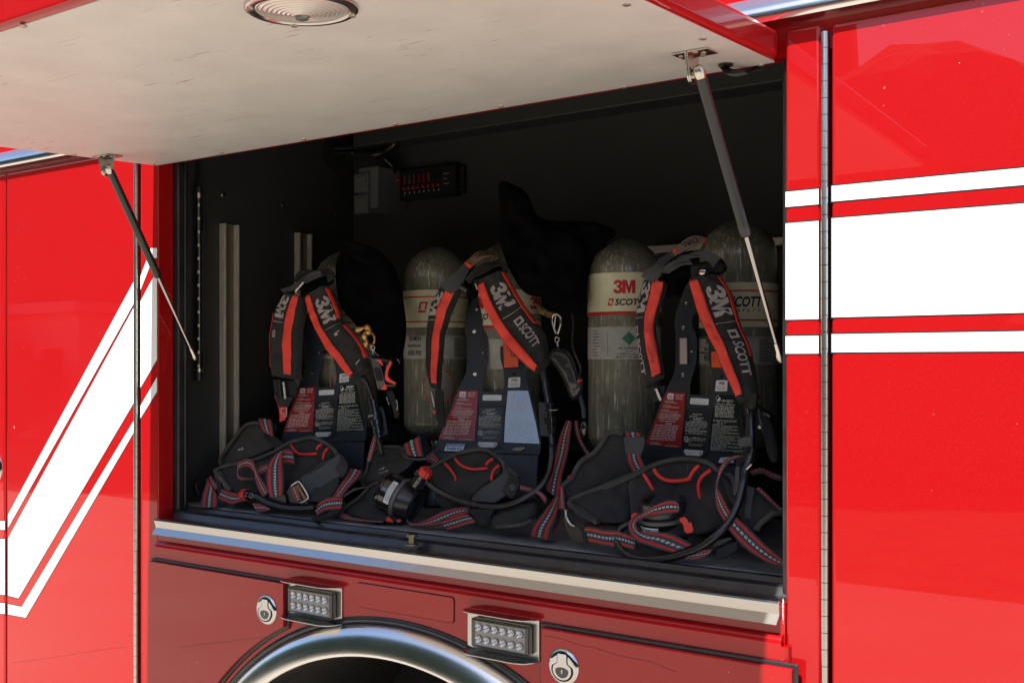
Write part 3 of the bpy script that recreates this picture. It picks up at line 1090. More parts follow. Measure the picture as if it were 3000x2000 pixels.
# gas struts
def strut(topx, topy, bot, p_start, p_split, right):
    tp = PP(topx, topy, Dp0, Dn, .0)
    ball = tp + Dn * .040 + Vector((.012 if right else -.002, 0, 0))
    G_ = tube('gas_strut', SHINY, TR, [ball, bot], .0042, 12, 2)
    def along(py):
        lo, hi = 0.0, 1.0
        for _ in range(40):
            m_ = (lo + hi) / 2
            p_ = ball.lerp(bot, m_)
            d = p_ - CAM
            zc = -d.x * SP + d.y * CP
            if Y0 - FPX * d.z / zc < py:
                lo = m_
            else:
                hi = m_
        return ball.lerp(bot, lo)
    a, b = along(p_start), along(p_split)
    ax = (b - a).normalized()
    L = (b - a).length
    lathe('cylinder', STRUTBLK, G_, [(0, .0075), (.002, .0098), (L - .022, .0098), (L - .020, .0106), (L - .003, .0106), (L, .0085)], a, ax, 24)
    lathe('ball_socket', NICKEL, G_, [(-.016, .002), (-.014, .0075), (-.008, .0103), (0, .0108), (.008, .0085), (.012, .0068), ((a - ball).length, .0068)], ball, ax, 20)
    lathe('ball_socket', NICKEL, G_, [(-.012, .002), (-.010, .006), (-.004, .0085), (.004, .0080), (.010, .0058), (.028, .0058)], bot, -ax, 18)
    lathe('ball_stud', NICKEL, G_, [(-.022, .0045), (-.014, .0045), (-.012, .007), (-.006, .007), (-.004, .004), (.006, .004)], ball, (1, 0, 0), 14)
    # twin angle brackets on the door underside
    xc = ball.x - .013
    for sgn in (-1, 1):
        fl = box_mb(min(xc + sgn * .0005, xc + sgn * (.028 if sgn < 0 else .036)), max(xc + sgn * .0005, xc + sgn * (.028 if sgn < 0 else .036)), -.022, .022, .0032, .0060, .0006, 2)
        fl.v = [Vector((v.x, tp.y, tp.z)) + Dw * v.y + Dn * v.z for v in fl.v]
        fl.build('bracket', NICKEL, G_, smooth=True, angle=50)
        wb = slab_mb(rnd([(-.022, .004), (.022, .004), (.012, .050), (-.008, .056), (-.016, .040)], .008), [], lambda y, z, off, sgn=sgn: Vector((xc + sgn * .0017 + off, tp.y, tp.z)) + Dw * y + Dn * z, .0026)
        wb.build('bracket', NICKEL, G_)
        for k in range(3 if sgn > 0 else 2):
            pp_ = Vector((xc + sgn * (.012 + .008 * (k % 2)), tp.y, tp.z)) + Dw * (-.014 + k * .014) + Dn * .006
            lathe('bolt', SCREW, G_, [(0, .0048), (.0015, .0045), (.0028, .002), (.0029, .0001)], pp_, Dn, 12)
bl = PX(570, 1045, -2.398)
strut(322, 452, bl, 505, 812, False)
bp = slab('mounting_plate', LINER, TR, [(-.06, -.03), (.006, -.055), (.008, .012), (-.01, .03)], [], lambda y, z, off: Vector((-2.446 + off, bl.y + y, bl.z + z)), .003)
bl2 = PX(2286, 1045, -.742)
strut(2030, 150, bl2, 228, 692, True)
# coiled lead beside the right strut
l_ = [PP(x, y, Dp0, Dn, o_) for (x, y, _), o_ in zip(q('O 840,745 880,790 930,825 1000,840 1100,830 1200,805 1300,780'), (.006, .012, .016, .016, .012, .008, .004))]
tube('lamp_lead', BLACKPL, TR, l_, .0062, 10, 14, rf=lambda L, i: 1.0 if i % 2 else .72)
lathe('lead_grommet', BLACKPL, TR, [(0, .013), (.003, .013), (.005, .008)], PP(*q('O 885,740')[0][:2], Dp0, Dn, .003), Dn, 18)

# ---------------------------------------------------------------- fittings inside the compartment
WX = -2.4695
def wallbox(name, m, parent, px0, py0, px1, py1, th, bev_=.0):
    a, b = PX(px0, py0, WX), PX(px1, py1, WX)
    return box(name, m, parent, WX, WX + th, min(a.y, b.y), max(a.y, b.y), min(a.z, b.z), max(a.z, b.z), bev_)
for a, b in (((657, 654), (701, 1310)), ((876, 681), (915, 1300))):
    p0, p1 = PX(a[0], a[1], WX + .02), PX(b[0], b[1], WX + .02)
    y0_, y1_ = p0.y, p1.y
    zt_, zb_ = p0.z, Z(-.33)
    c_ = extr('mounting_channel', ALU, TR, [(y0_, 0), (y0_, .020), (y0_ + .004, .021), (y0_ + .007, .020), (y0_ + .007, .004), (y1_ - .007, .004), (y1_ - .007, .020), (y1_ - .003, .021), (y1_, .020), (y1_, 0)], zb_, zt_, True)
    dk = extr('channel_shade_strip', simple('channel_shadow_paint', (.13, .105, .08), .4, .3), c_, [(y0_ + .0075, .0042), (y0_ + .0075, .0048), (y1_ - .0075, .0048), (y1_ - .0075, .0042)], zb_ + .001, zt_ - .001, True)  # dark strip laid in the channel: shade of the recess as colour
    # extr ran along x: turn it so the channel stands on the wall
    for ob_ in (dk, c_):
        me = ob_.data
        cc = WL[ob_.name]
        vs_ = [Vector((WX + (v.co + cc).z, (v.co + cc).y, (v.co + cc).x)) for v in me.vertices]
        nc_ = sum(vs_, Vector()) / len(vs_)
        for v, w_ in zip(me.vertices, vs_):
            v.co = w_ - nc_
        me.flip_normals()
        WL[ob_.name] = nc_
    c_.location = WL[c_.name] - WL[TR.name]
    dk.location = WL[dk.name] - WL[c_.name]
for x, y in ((653, 571), (829, 601), (986, 627)):
    p_ = PX(x, y, WX)
    lathe('rivet', NICKEL, TR, [(0, .0085), (.002, .008), (.004, .004), (.0044, .0001)], p_, (1, 0, 0), 14)
# light strip on the front of the left wall
sx = WX + .022
a, b = PX(582, 560, sx), PX(584, 1108, sx)
LSt = tube('light_strip', GLOSSBLACK, TR, [Vector((sx, a.y, a.z)), Vector((sx, a.y, b.z))], .0105, 14, 2)
for z0, z1, m_ in ((a.z + .012, a.z - .006, BLACKPL), (a.z - .006, a.z - .020, NICKEL), (b.z + .028, b.z + .018, NICKEL), (b.z + .018, b.z - .006, BLACKPL)):
    lathe('end_cap', m_, LSt, [(0, .0125), (z0 - z1, .0125)], (sx, a.y, z1), (0, 0, 1), 16)
fl = None
LEDD = simple('small_led', (.70, .66, .50), .3)
for k in range(13):
    z = a.z - .040 - k * (a.z - b.z - .075) / 12
    if fl is None:
        fl = box('led', LEDD, LSt, sx + .0085, sx + .0112, a.y - .0105, a.y - .0050, z - .004, z + .004)
        z_ = z
    else:
        dup(fl, WL[fl.name] + Vector((0, 0, z - z_)))
for z in (a.z - .10, a.z - .46):
    box('clip', BLACKPL, LSt, WX, sx + .013, a.y + .008, a.y + .020, z - .016, z + .016, .002)
tube('lamp_wire', BLACKPL, TR, [Vector((sx, a.y, a.z + .01)), Vector((sx - .004, a.y + .004, a.z + .06)), Vector((WX + .008, a.y, a.z + .16)), Vector((WX + .008, a.y, a.z + .26))], .004, 8, 12, rf=lambda L, i: 1.0 if i % 2 else .75)
# cable hole and looms
hc = PX(985, 452, WX + .001)
slab('cable_hole', DARKGAP, TR, [(.052 * math.cos(R(a_)), .052 * math.sin(R(a_))) for a_ in range(0, 360, 15)], [], lambda y, z, off: Vector((WX + .0008 + off, hc.y - .01 + y, hc.z + z)), .0005)
def pb(s, Y, dz=0):
    return [P(a[0], a[1], a[2], False) for a in q(s, Y)]
tube('wiring_loom', BLACKPL, TR, pb('N 290,270,.66 400,272,.68 520,270,.70 700,290,.70 850,270,.70 960,205,.72 1000,150,.74', .7), .011, 10, 22, rf=lambda L, i: 1.0 if i % 2 else .85)
tube('wiring_loom', BLACKPL, TR, pb('N 290,230,.67 420,220,.70 600,215,.74 760,230,.76', .7), .014, 10, 6)
tube('wiring_loom', BLACKPL, TR, pb('N 460,290,.69 620,315,.71 800,310,.72 900,350,.73 980,440,.73 975,540,.74 900,660,.745', .7), .010, 10, 22, rf=lambda L, i: 1.0 if i % 2 else .85)
JB = simple('grey_junction_box', (.11, .11, .115), .5, bump=(300, .2, .0005))
yb = .655
a, b = P(*q('N 590,430')[0][:2], yb), P(*q('N 806,900')[0][:2], yb)
jb = box('junction_box', JB, TR, a.x, b.x, yb, .789, b.z, a.z - .004, .003)
for k in range(2):
    zc_ = a.z - (.052 + .064 * k)
    box('terminal_cover', JB, jb, a.x - .006, b.x - .028, yb - .014, yb + .002, zc_ - .028, zc_ + .028, .002)
    box('terminal_cover', JB, jb, a.x + .006, b.x - .034, yb - .019, yb - .010, zc_ - .014, zc_ + .018, .002)
yf_ = .757
a, b = P(*q('N 1050,395')[0][:2], yf_), P(*q('N 1700,610')[0][:2], yf_)
fz1, fz0 = a.z - .022, a.z - .115
fp = box('fuse_panel', BLACKPL, TR, a.x, b.x, yf_, .789, fz0, fz1, .003)
box('fuse_panel_flange', BLACKPL, fp, b.x, b.x + .018, .775, .789, fz0 + .004, fz1 - .004, .002)
for z in (fz0 + .016, fz1 - .016):
    lathe('screw', NICKEL, fp, [(0, .004), (.002, .003), (.0025, .0001)], (b.x + .010, .775, z), (0, -1, 0), 10)
FUSC = [simple('fuse_red', (.20, .008, .007), .3), simple('fuse_tan', (.09, .06, .03), .3), simple('fuse_orange', (.16, .05, .008), .3), BLACKPL]
wd = b.x - a.x
for k in range(9):
    m_ = FUSC[(0, 1, 1, 1, 0, 0, 2, 3, 3)[k]]
    x = a.x + wd * (.035 + .0865 * k)
    box('fuse', m_, fp, x - .0035, x + .0035, yf_ - .006, yf_ - .0005, fz1 - .044, fz1 - .018, .001)
for k in range(8):
    x = a.x + wd * (.115 + .0865 * k)
    lathe('wire_terminal', FUSC[0], fp, [(0, .006), (.008, .006), (.010, .003)], (x, yf_ - .0002, fz0 + .036), (0, -1, 0), 10)
    box('indicator', PRINTW, fp, x - .001, x + .001, yf_ - .0014, yf_ - .0004, fz0 + .018, fz0 + .024)
tube('power_lead', FUSC[0], TR, pb('N 900,660,.735 950,600,.73 1000,575,.74 1060,585,.75', .7), .006, 8, 6)
mb = MB()
for k, (s_, w_) in enumerate((('SENSOR', .020), ('FUSE', .011), ('POWER ON', .022))):
    text_mb(mb, s_, lambda x, y, k=k: Vector((b.x - .044 + x, yf_ - .0006, fz1 - .028 - .015 * k + y)), .0034, w_)
mb.build('panel_lettering', PRINTW, fp)
# rail on the back wall behind the bottles
r0, r1 = P(1890, 728, .74), P(2310, 706, .74)
box('back_rail', ALU, TR, r0.x, -.66, .742, .789, r0.z - .014, r0.z + .006, .002)
box('back_rail', ALU, TR, -.93, -.66, .69, .741, r0.z - .075, r0.z + .012, .002)
box('back_rail', LINER, TR, -2.46, -.66, .70, .789, Z(-.24), Z(-.18), .004)

# ================================================================ air bottles
def bottle(parent, name, base, r, L, label, face=0.0, drop=0.0):
    """composite bottle: base = centre of its lower dome; face = angle of the label's middle (radians)"""
    M = Matrix.Translation(base) @ Matrix.Rotation(face - math.pi / 2, 4, 'Z')
    dome = .055
    prof = [(0, .0001), (.002, .020), (.007, .040), (.016, r * .72), (.030, r * .92), (.045, r * .99), (dome, r)]
    prof += [(L - .085, r), (L - .070, r * .985), (L - .050, r * .92), (L - .030, r * .78), (L - .014, r * .56), (L - .005, r * .36), (L, .022)]
    pr2 = []
    for i in range(len(prof) - 1):
        for k in range(2):
            t = k / 2
            pr2.append((prof[i][0] * (1 - t) + prof[i + 1][0] * t, prof[i][1] * (1 - t) + prof[i + 1][1] * t))
    pr2.append(prof[-1])
    mb = lathe_mb(pr2, M, 48)
    o = mb.build(name, COMP, parent, smooth=True, angle=60)
    lathe('valve_neck', NICKEL, o, [(-.050, .014), (-.046, .019), (-.020, .019), (-.012, .023), (.004, .023)], base, (0, 0, 1), 20)
    lathe('valve_body', BLACKPL, o, [(-.115, .020), (-.110, .026), (-.070, .026), (-.062, .020), (-.050, .018)], base, (0, 0, 1), 20)
    lathe('valve_knob', RUBBER, o, [(0, .022), (.004, .027), (.030, .027), (.034, .022)], base + Vector((.03, -.01, -.092)), (.8, -.6, 0), 20)
    def cyl(x, z, off):                          # x = metres round the wrap from the label's middle, z = height
        a = -x / r
        v = Vector((math.sin(-a) * (r + off), -math.cos(-a) * (r + off), z))
        return base + Matrix.Rotation(face, 3, 'Z') @ v
    def band(nm, m, z0, z1, x0, x1, off, par):
        mb = MB()
        n = max(2, int(abs(x1 - x0) / .006))
        vs, fs = [], []
        for i in range(n + 1):
            x = x0 + (x1 - x0) * i / n
            vs += [cyl(x, z0, off), cyl(x, z1, off), cyl(x, z0, off - .0003), cyl(x, z1, off - .0003)]
        for i in range(n):
            a = 4 * i
            fs += [[a, a + 4, a + 5, a + 1], [a + 1, a + 5, a + 7, a + 3], [a + 2, a + 6, a + 4, a]]
        mb.add(vs, fs)
        return mb.build(nm, m, par, smooth=True, angle=40)
    h1, h0 = L - .085 - drop, L - .085 - .098 - drop
    if label == 'old':
        h1, h0 = L - .118 - drop, L - .216 - drop
    la = band('maker_label', CYLLAB, h0, h1, -r * 2.4, r * 2.4, .0012, o)
    mbr, mbk = MB(), MB()
    X2 = r * 2.39
    if label == 'new':
        band('label_stripe', PRINTR, h0 - .0005, h0 + .0075, -X2, X2, .0016, la)
        for xc in (0.0, -.155):
            text_mb(mbr, '3M', lambda x, y, xc=xc: cyl(xc - .0255 + x, h0 + .049 + y, .0021), .031, .050, .055)
            g = lambda x, y, xc=xc: cyl(xc - .040 + x + y * .25, h0 + .0215 + y, .0021)
            for a in ((0, 0, .012, .0035), (0, .0, .0035, .008), (.0085, .0055, .012, .016), (.0, .0125, .012, .016), (0, .0105, .0035, .016)):
                quad_mb(mbr, g, *a, 5)
            text_mb(mbk, 'SCOTT', lambda x, y, xc=xc: cyl(xc - .023 + x, h0 + .0220 + y, .0021), .0145, .068, .03, .22)
        lo1, lo0 = h0 - .028, h0 - .103
    else:
        band('label_stripe', PRINTR, h1 - .020, h1 - .0165, -X2, X2, .0016, la)
        band('label_stripe', PRINTR, h0 + .0130, h0 + .0165, -X2, X2, .0016, la)
        for xc in (-.020, -.190):
            g = lambda x, y, xc=xc: cyl(xc - .030 + x + y * .25, h0 + .0385 + y, .0021)
            for a in ((0, 0, .022, .005), (.0, .0075, .005, .028), (0, .0235, .022, .028), (.017, .0075, .022, .028)):
                quad_mb(mbr, g, *a, 5)
            text_mb(mbk, 'SCOTT', lambda x, y, xc=xc: cyl(xc + .002 + x, h0 + .045 + y, .0021), .0215, .074, .035, .25)
            text_mb(mbk, 'S A F E T Y', lambda x, y, xc=xc: cyl(xc + .006 + x, h0 + .033 + y, .0021), .0065, .066, .01, .2)
        lo1, lo0 = h0 - .022, h0 - .083
    mbr.build('label_lettering', PRINTR, la)
    mbk.build('label_lettering', PRINTB, la)
    lb = band('data_label', CYLLAB2, lo0, lo1, -r * 2.2, r * 1.35, .0012, o)
    mk, mg = MB(), MB()
    if label == 'new':
        a = .0135
        mg.add([cyl(x, (lo1 - .027) + y, .0019) for x, y in ((.010, -a * 1.2), (.010 + a * 1.2, 0), (.010, a * 1.2), (.010 - a * 1.2, 0))], [[0, 1, 2, 3]])
        for k, (s_, w_) in enumerate((('AIR, COMPRESSED', .048), ('UN 1002', .018), ('LUXFER P/N L65G-020', .056), ('3M SCOTT P/N 10800073', .062))):
            text_mb(mk, s_, lambda x, y, k=k, w_=w_: cyl(.010 - w_ / 2 + x, lo1 - .0515 - .0068 * k + y, .0019), .0042, w_, .012)
        for k in range(9):
            quad_mb(mk, lambda x, y: cyl(x, y, .0019), -.085, lo1 - .008 - .0072 * k, -.085 + .013 + .009 * ((k * 7) % 3) / 2, lo1 - .0095 - .0072 * k)
        quad_mb(mk, lambda x, y: cyl(x, y, .0019), -.0405, lo0 + .008, -.0398, lo1 - .012)
    else:
        for s_, y_, h_, w_ in (('30-MIN', .0475, .0125, .040), ('BREATHING AIR', .0315, .0060, .045), ('4500 PSI', .0095, .0125, .047)):
            text_mb(mk, s_, lambda x, y, y_=y_, w_=w_: cyl(-.041 - w_ + x, lo0 + y_ + y, .0019), h_, w_, .02)
        for k in range(14):
            quad_mb(mk, lambda x, y: cyl(x, y, .0019), -.0205 - (.004 if k % 4 else .009), lo1 - .005 - .0036 * k, -.0135, lo1 - .0058 - .0036 * k)
        for k in range(17):
            quad_mb(mk, lambda x, y: cyl(x, y, .0019), .048, lo1 - .005 - .0032 * k, .090 - .01 * ((k * 5) % 3), lo1 - .0065 - .0032 * k, 4)
    mk.build('label_lettering', PRINTB, lb)
    if mg.v:
        mg.build('hazard_diamond', GREEND, lb)
    else:                                        # round inspection sticker
        c_ = []
        xc_, zc_ = .006, lo0 - .072
        for rr_, m_, of, nm in ((.0425, PRINTR, .0013, 'sticker_rim'), (.0398, simple('translucent_sticker', (.22, .215, .17), .25, 0, .6), .0018, 'round_sticker')):
            mb = MB()
            vs = []
            n = 36
            for i in range(13):
                x = -rr_ + 2 * rr_ * i / 12
                hh = math.sqrt(max(rr_ ** 2 - x * x, 0)) * 1.12
                vs += [cyl(xc_ + x, zc_ - hh, of), cyl(xc_ + x, zc_ + hh, of)]
            mb.add(vs, [[2 * i, 2 * i + 2, 2 * i + 3, 2 * i + 1] for i in range(12)])
            mb.build(nm, m_, o, smooth=True)
    return o
FL = FLOOR
def stand_bottle(px, Y, topy, label, r, name, lab, cat, grp, L=.52):
    p_ = P(px, 1062, Y, False)
    d = P(px, topy, Y, False)
    E_ = empty(name, (p_.x, p_.y, FL), lab, cat, grp)
    base = Vector((p_.x, p_.y, d.z - L))
    ang = math.atan2(CAM.x - p_.x, -(CAM.y - p_.y))
    b = bottle(E_, 'bottle', base, r, L, label, ang * 1.0)
    hgt = base.z - .115 - FL
    lathe('valve_guard', BLACKPL, E_, [(0, .060), (.004, .064), (hgt + .03, .050), (hgt + .05, .040)], (p_.x, p_.y, FL + .001), (0, 0, 1), 20)
    bx = base + Vector((0, r * .75, L * .80))
    sb = slab('clamp_strap', RUBBER, E_, [(-r * 1.02, -.028), (r * 1.02, -.028), (r * 1.02, .028), (-r * 1.02, .028)], [], lambda x, z, off: Vector((bx.x + x, bx.y + .02 - off, bx.z + z)), .12)
    return E_
BOT1 = stand_bottle(1278, .487, 727, 'old', .0878, 'air_bottle', 'scratched air bottle with cream two-line label left of the middle harness', 'air bottle', 'spare air bottles')
BOT2 = stand_bottle(1830, .487, 702, 'new', .0878, 'air_bottle', 'scratched air bottle with red logo and green diamond left of the right harness', 'air bottle', 'spare air bottles')

# ================================================================ breathing sets
SETS = {
 1: dict(px=948, Y=.30, th=16, dst=((800, 535), (283, 1062), (1238, 1050)), crop='J'),
 2: dict(px=1455, Y=.39, th=24, dst=((1065, 590), (420, 1150), (1603, 1197)), crop='G'),
 3: dict(px=2040, Y=.355, th=-6, dst=((1335, 548), (685, 1130), (1845, 1240)), crop='I'),
}
SRC = ((1065, 590), (420, 1150), (1603, 1197))
def affine(src, dst):
    A_ = np.array([[x, y, 1] for x, y in src], float)
    X_ = np.linalg.solve(A_, np.array(dst, float))
    return lambda x, y: (x * X_[0, 0] + y * X_[1, 0] + X_[2, 0], x * X_[0, 1] + y * X_[1, 1] + X_[2, 1])
LBL = {1: 'breathing set with brass snap hook on its shoulder strap, leftmost in the compartment',
       2: 'breathing set with blue and white engine sticker on its backplate, in the middle',
       3: 'breathing set with blank pale tag on its backplate, nearest the right door post'}
def lines(mb, fn, rows, mi=0):
    """rows of small print: (x0, x1, y, h) broken into word-length dashes"""
    r_ = random.Random(11)
    for x0, x1, y, h in rows:
        x = x0
        while x < x1 - 3:
            w = min(r_.uniform(18, 62), x1 - x)
            # each word is a run of letter-sized ticks
            t = x
            while t < x + w - 4:
                lw = r_.uniform(4.5, 8.5)
                dy = r_.uniform(-.12, .12) * h
                quad_mb(mb, fn, t, y + dy + h * .2, min(t + lw, x + w), y + h * .86 + dy)
                t += lw + 2.6
            x += w + 8
def make_set(k):
    S_ = SETS[k]
    th = R(S_['th'])
    lean = R(11 if k == 2 else 4)
    n = Vector((math.sin(th) * math.cos(lean), -math.cos(th) * math.cos(lean), math.sin(lean)))
    c0 = P(S_['px'], 1250, S_['Y'], False)
    p0 = c0.copy()
    af = affine(SRC, S_['dst'])
    cx, cy, cs = CROP[S_['crop']]
    def g(x, y, off=0.0):
        a = af(x, y)
        return PP(a[0] / cs + cx, a[1] / cs + cy, p0, n, off)
    E_ = empty('breathing_set', (c0.x, c0.y, FL), LBL[k], 'breathing apparatus', 'breathing sets in the compartment')
    # --- backplate
    outer = [(372, 1285), (412, 1165), (440, 1095), (520, 860), (600, 640), (690, 470), (738, 380), (752, 270), (748, 40), (742, -60), (722, -120), (735, -260), (790, -420), (842, -560), (900, -640),
             (1180, -640), (1260, -520), (1300, -300), (1360, -120), (1420, 100), (1440, 270), (1445, 440), (1490, 600), (1560, 850), (1622, 1180), (1606, 1322)]
    hole = [(932, 590), (938, 450), (975, 330), (1000, 230), (1000, 0), (985, -60), (930, -150), (935, -230), (1000, -300), (1100, -300), (1150, -200), (1140, 0), (1145, 210), (1180, 330), (1192, 450), (1184, 592)]
    bpl = slab('backplate', NAVYPL, E_, rnd(outer, 16, 2), [rnd(hole, 22, 3)], g, .012)
    bev(bpl, .0022, 2)
    # bent foot below the plate
    foot = slab('foot_flange', NAVYPL, bpl, [(378, 1292), (1602, 1330), (1585, 1520), (1580, 1850), (430, 1810), (400, 1500)], [], lambda x, y, off: g(x, y, .004 + off), .050)
    bev(foot, .004, 3)
    # crossbars and bolts
    for y_ in (-25, 130):
        bev(slab('crossbar', BLACKPL, bpl, [(985, y_), (1150, y_), (1150, y_ + 12), (985, y_ + 12)], [], lambda x, y, off: g(x, y, -.014 + off), .02), .001, 2)
    slab('crossbar', BLACKPL, bpl, rnd([(960, -120), (1160, -120), (1150, -35), (990, -30)], 20), [], lambda x, y, off: g(x, y, -.016 + off), .01)
    fb = None
    for x, y, r_ in ((838, -115, .0042), (845, 385, .0042), (1305, 380, .0045), (940, 130, .0016), (865, -380, .0040)):
        p_ = g(x, y, .0)
        lathe('bolt', DARKGAP if x == 1305 else NICKEL, bpl, [(-.002, r_ * 1.2), (.0006, r_ * 1.15), (.0010, r_ * .4), (.0011, .0001)], p_, n, 12)
    # --- labels
    lab = slab('warning_label', LABELR, bpl, rnd([(655, 572), (882, 575), (865, 850), (850, 1000), (842, 1168), (420, 1140), (470, 1010), (560, 800)], 8, 2), [], lambda x, y, off: g(x, y, .0022 + off), .0010)
    mw = MB()
    fn = lambda x, y: g(x, y, .0026)
    def ft(s_, x, y, h, w, bold=.012, tgt=None, sh=0):
        text_mb(tgt if tgt is not None else mw, s_, lambda a, b: g(x + a, y - b, .0028), h, w, bold, sh)
    sei = slab('certification_badge', PRINTW, lab, rnd([(668, 586), (745, 590), (738, 654), (662, 650)], 18, 4), [], lambda x, y, off: g(x, y, .0030 + off), .0005)
    ms = MB()
    text_mb(ms, 'SEI', lambda a, b: g(672 + a, 640 - b, .0034), 34, 66, .01)
    ms.build('badge_lettering', LABELR, lab)
    for s_, x, y, h, w in (('Certified Model', 765, 606, 11, 90), ('NFPA - 1981', 765, 626, 11, 80), ('2018 Edition', 765, 646, 11, 80), ('2.2 PRO SCBA', 642, 676, 10, 100), ('30 MINUTE RATED DURATION', 635, 692, 10, 140),
                           ('4.5 PRO SCBA', 622, 724, 10, 90), ('30, 45, 60 MINUTE RATED DURATION', 615, 741, 10, 190), ('5.5 PRO SCBA', 600, 772, 10, 90), ('30, 45, 60 OR 75 MINUTE RATED DURATION', 595, 790, 10, 205),
                           ('THIS SCBA MEETS THE REQUIREMENTS OF', 580, 814, 10, 240), ('NFPA 1981, STANDARD ON OPEN-CIRCUIT SELF', 572, 830, 10, 262), ('CONTAINED BREATHING APPARATUS (SCBA)', 570, 847, 10, 240),
                           ('FOR EMERGENCY SERVICES, 2018 EDITION', 563, 864, 10, 240), ('"DO NOT REMOVE THIS LABEL"', 582, 890, 12, 195), ('WARNING', 652, 917, 14, 72),
                           ('MANUFACTURED BY', 490, 1125, 9, 90), ('3M SCOTT FIRE AND SAFETY', 468, 1142, 9, 140), ('LABEL P/N 31000839 REV C 4/21', 655, 1152, 9, 150)):
        ft(s_, x, y, h, w)
    lines(mw, fn, [(530 - 9.5 * i / 1.4 * .9, 806 - i * 4.2, 926 + i * 17.2, 9) for i in range(10)])
    mw.build('label_print', PRINTW, lab)
    # centre pocket
    pk = slab('centre_pocket', NAVYPL, bpl, rnd([(872, 742), (1200, 742), (1168, 1210), (1075, 1262), (900, 1262), (846, 1190)], 26, 4), [rnd([(885, 757), (1186, 757), (1150, 1190), (1070, 1240), (905, 1240), (862, 1175)], 20, 4)], lambda x, y, off: g(x, y, .0045 + off), .0035)
    bev(pk, .0012, 2)
    c1 = slab('instruction_label', LABELK2, bpl, rnd([(900, 775), (1170, 775), (1155, 1165), (870, 1160)], 10), [], lambda x, y, off: g(x, y, .0016 + off), .0006)
    mw = MB()
    text_mb(mw, 'PAK-ALERT SE SEC', lambda a, b: g(972 + a, 802 - b, .0022), 12, 112, .01)
    text_mb(mw, 'WARNING', lambda a, b: g(980 + a, 856 - b, .0022), 13, 96, .02)
    text_mb(mw, 'READ & UNDERSTAND MANUAL BEFORE USE', lambda a, b: g(945 + a, 874 - b, .0022), 8, 180, .01)
    fn2 = lambda x, y: g(x, y, .0022)
    lines(mw, fn2, [(938, 1030, 812, 8), (936, 1110, 829, 8)] + [(892, 1150, 878 + i * 11.5, 6) for i in range(5)] + [(888, 1140, 940, 6), (888, 1060, 950, 6), (888, 1150, 965, 7), (888, 1140, 976, 7), (930, 1100, 990, 7), (890, 1140, 1004, 5)]
          + [(930, 1135, 1050, 4), (930, 1130, 1058, 4), (930, 1138, 1070, 4), (930, 1125, 1078, 4), (980, 1060, 1043, 5), (885, 980, 1092, 4), (940, 1110, 1112, 4), (930, 1100, 1122, 4), (940, 1090, 1132, 4)])
    for i in range(24):
        a0, a1 = 2 * math.pi * i / 24, 2 * math.pi * (i + 1) / 24
        mw.add([g(903 + 24 * math.cos(a) * s_, 1066 + 30 * math.sin(a) * s_, .0022) for a, s_ in ((a0, 1), (a1, 1), (a1, .82), (a0, .82))], [[0, 1, 2, 3]])
    mw.add([g(x, y, .0022) for x, y in ((912, 1088), (918, 1083), (932, 1096), (926, 1101))], [[0, 1, 2, 3]])
    text_mb(mw, 'SEI', lambda a, b: g(888 + a, 1074 - b, .0022), 13, 30, .01)
    mw.build('label_print', PRINTW, c1)
    def sticker(nm, pts_, m=LABELW, r_=8):
        return slab(nm, m, bpl, rnd(pts_, r_, 3), [], lambda x, y, off: g(x, y, .0022 + off), .0008)
    sA = sticker('serial_sticker', [(940, 624), (1160, 626), (1156, 692), (935, 690)], r_=14)
    sB = sticker('barcode_sticker', [(885, 1176), (1108, 1182), (1100, 1240), (874, 1238)])
    sC = sticker('approval_sticker', [(1240, 424), (1378, 416), (1374, 534), (1232, 542)], r_=14)
    mk = MB()
    text_mb(mk, 'NIOSH', lambda a, b: g(1270 + a, 462 - b, .0028), 25, 78, .03, .25)
    lines(mk, lambda x, y: g(x, y, .0028), [(1262, 1345, 476, 6), (1242, 1366, 494, 6), (1242, 1362, 504, 6), (1258, 1352, 514, 6), (1262, 1300, 528, 4)])
    lines(mk, lambda x, y: g(x, y, .0028), [(948, 1000, 630, 5), (945, 990, 650, 5), (970, 1060, 662, 4), (965, 1120, 672, 5), (1036, 1100, 645, 4)])
    lines(mk, lambda x, y: g(x, y, .0028), [(895, 950, 1190, 5), (895, 1030, 1200, 4), (895, 1000, 1212, 4), (890, 1040, 1226, 4)])
    for i in range(7):
        for j in range(7):
            if (i * 3 + j * 5 + i * j) % 3:
                quad_mb(mk, lambda x, y: g(x, y, .0028), 1062 + i * 5, 1190 + j * 6, 1067 + i * 5, 1195 + j * 6)
    mk.build('sticker_print', PRINTB, bpl)
    lr = slab('approval_label', LABELK, bpl, rnd([(1232, 574), (1468, 576), (1512, 760), (1560, 960), (1603, 1197), (1186, 1180), (1200, 900)], 10, 2), [], lambda x, y, off: g(x, y, .0022 + off), .0010)
    mw = MB()
    f3_ = lambda x, y: g(x, y, .0028)
    if k == 1:
        text_mb(mw, 'NIOSH', lambda a, b: g(1330 + a, 616 - b, .0028), 30, 112, .03, .25)
    for i in range(20):
        a0, a1 = 2 * math.pi * i / 20, 2 * math.pi * (i + 1) / 20
        if i not in (16, 17, 18):
            mw.add([g(1272 + 28 * math.cos(a) * s_, 618 + 36 * math.sin(a) * s_, .0028) for a, s_ in ((a0, 1), (a1, 1), (a1, .88), (a0, .88))], [[0, 1, 2, 3]])
    for i in range(3):
        mw.add([g(x, y, .0028) for x, y in ((1258 + i * 8, 640), (1284 + i * 4, 600 + i * 6), (1290 + i * 3, 606 + i * 6), (1266 + i * 7, 642))], [[0, 1, 2, 3]])
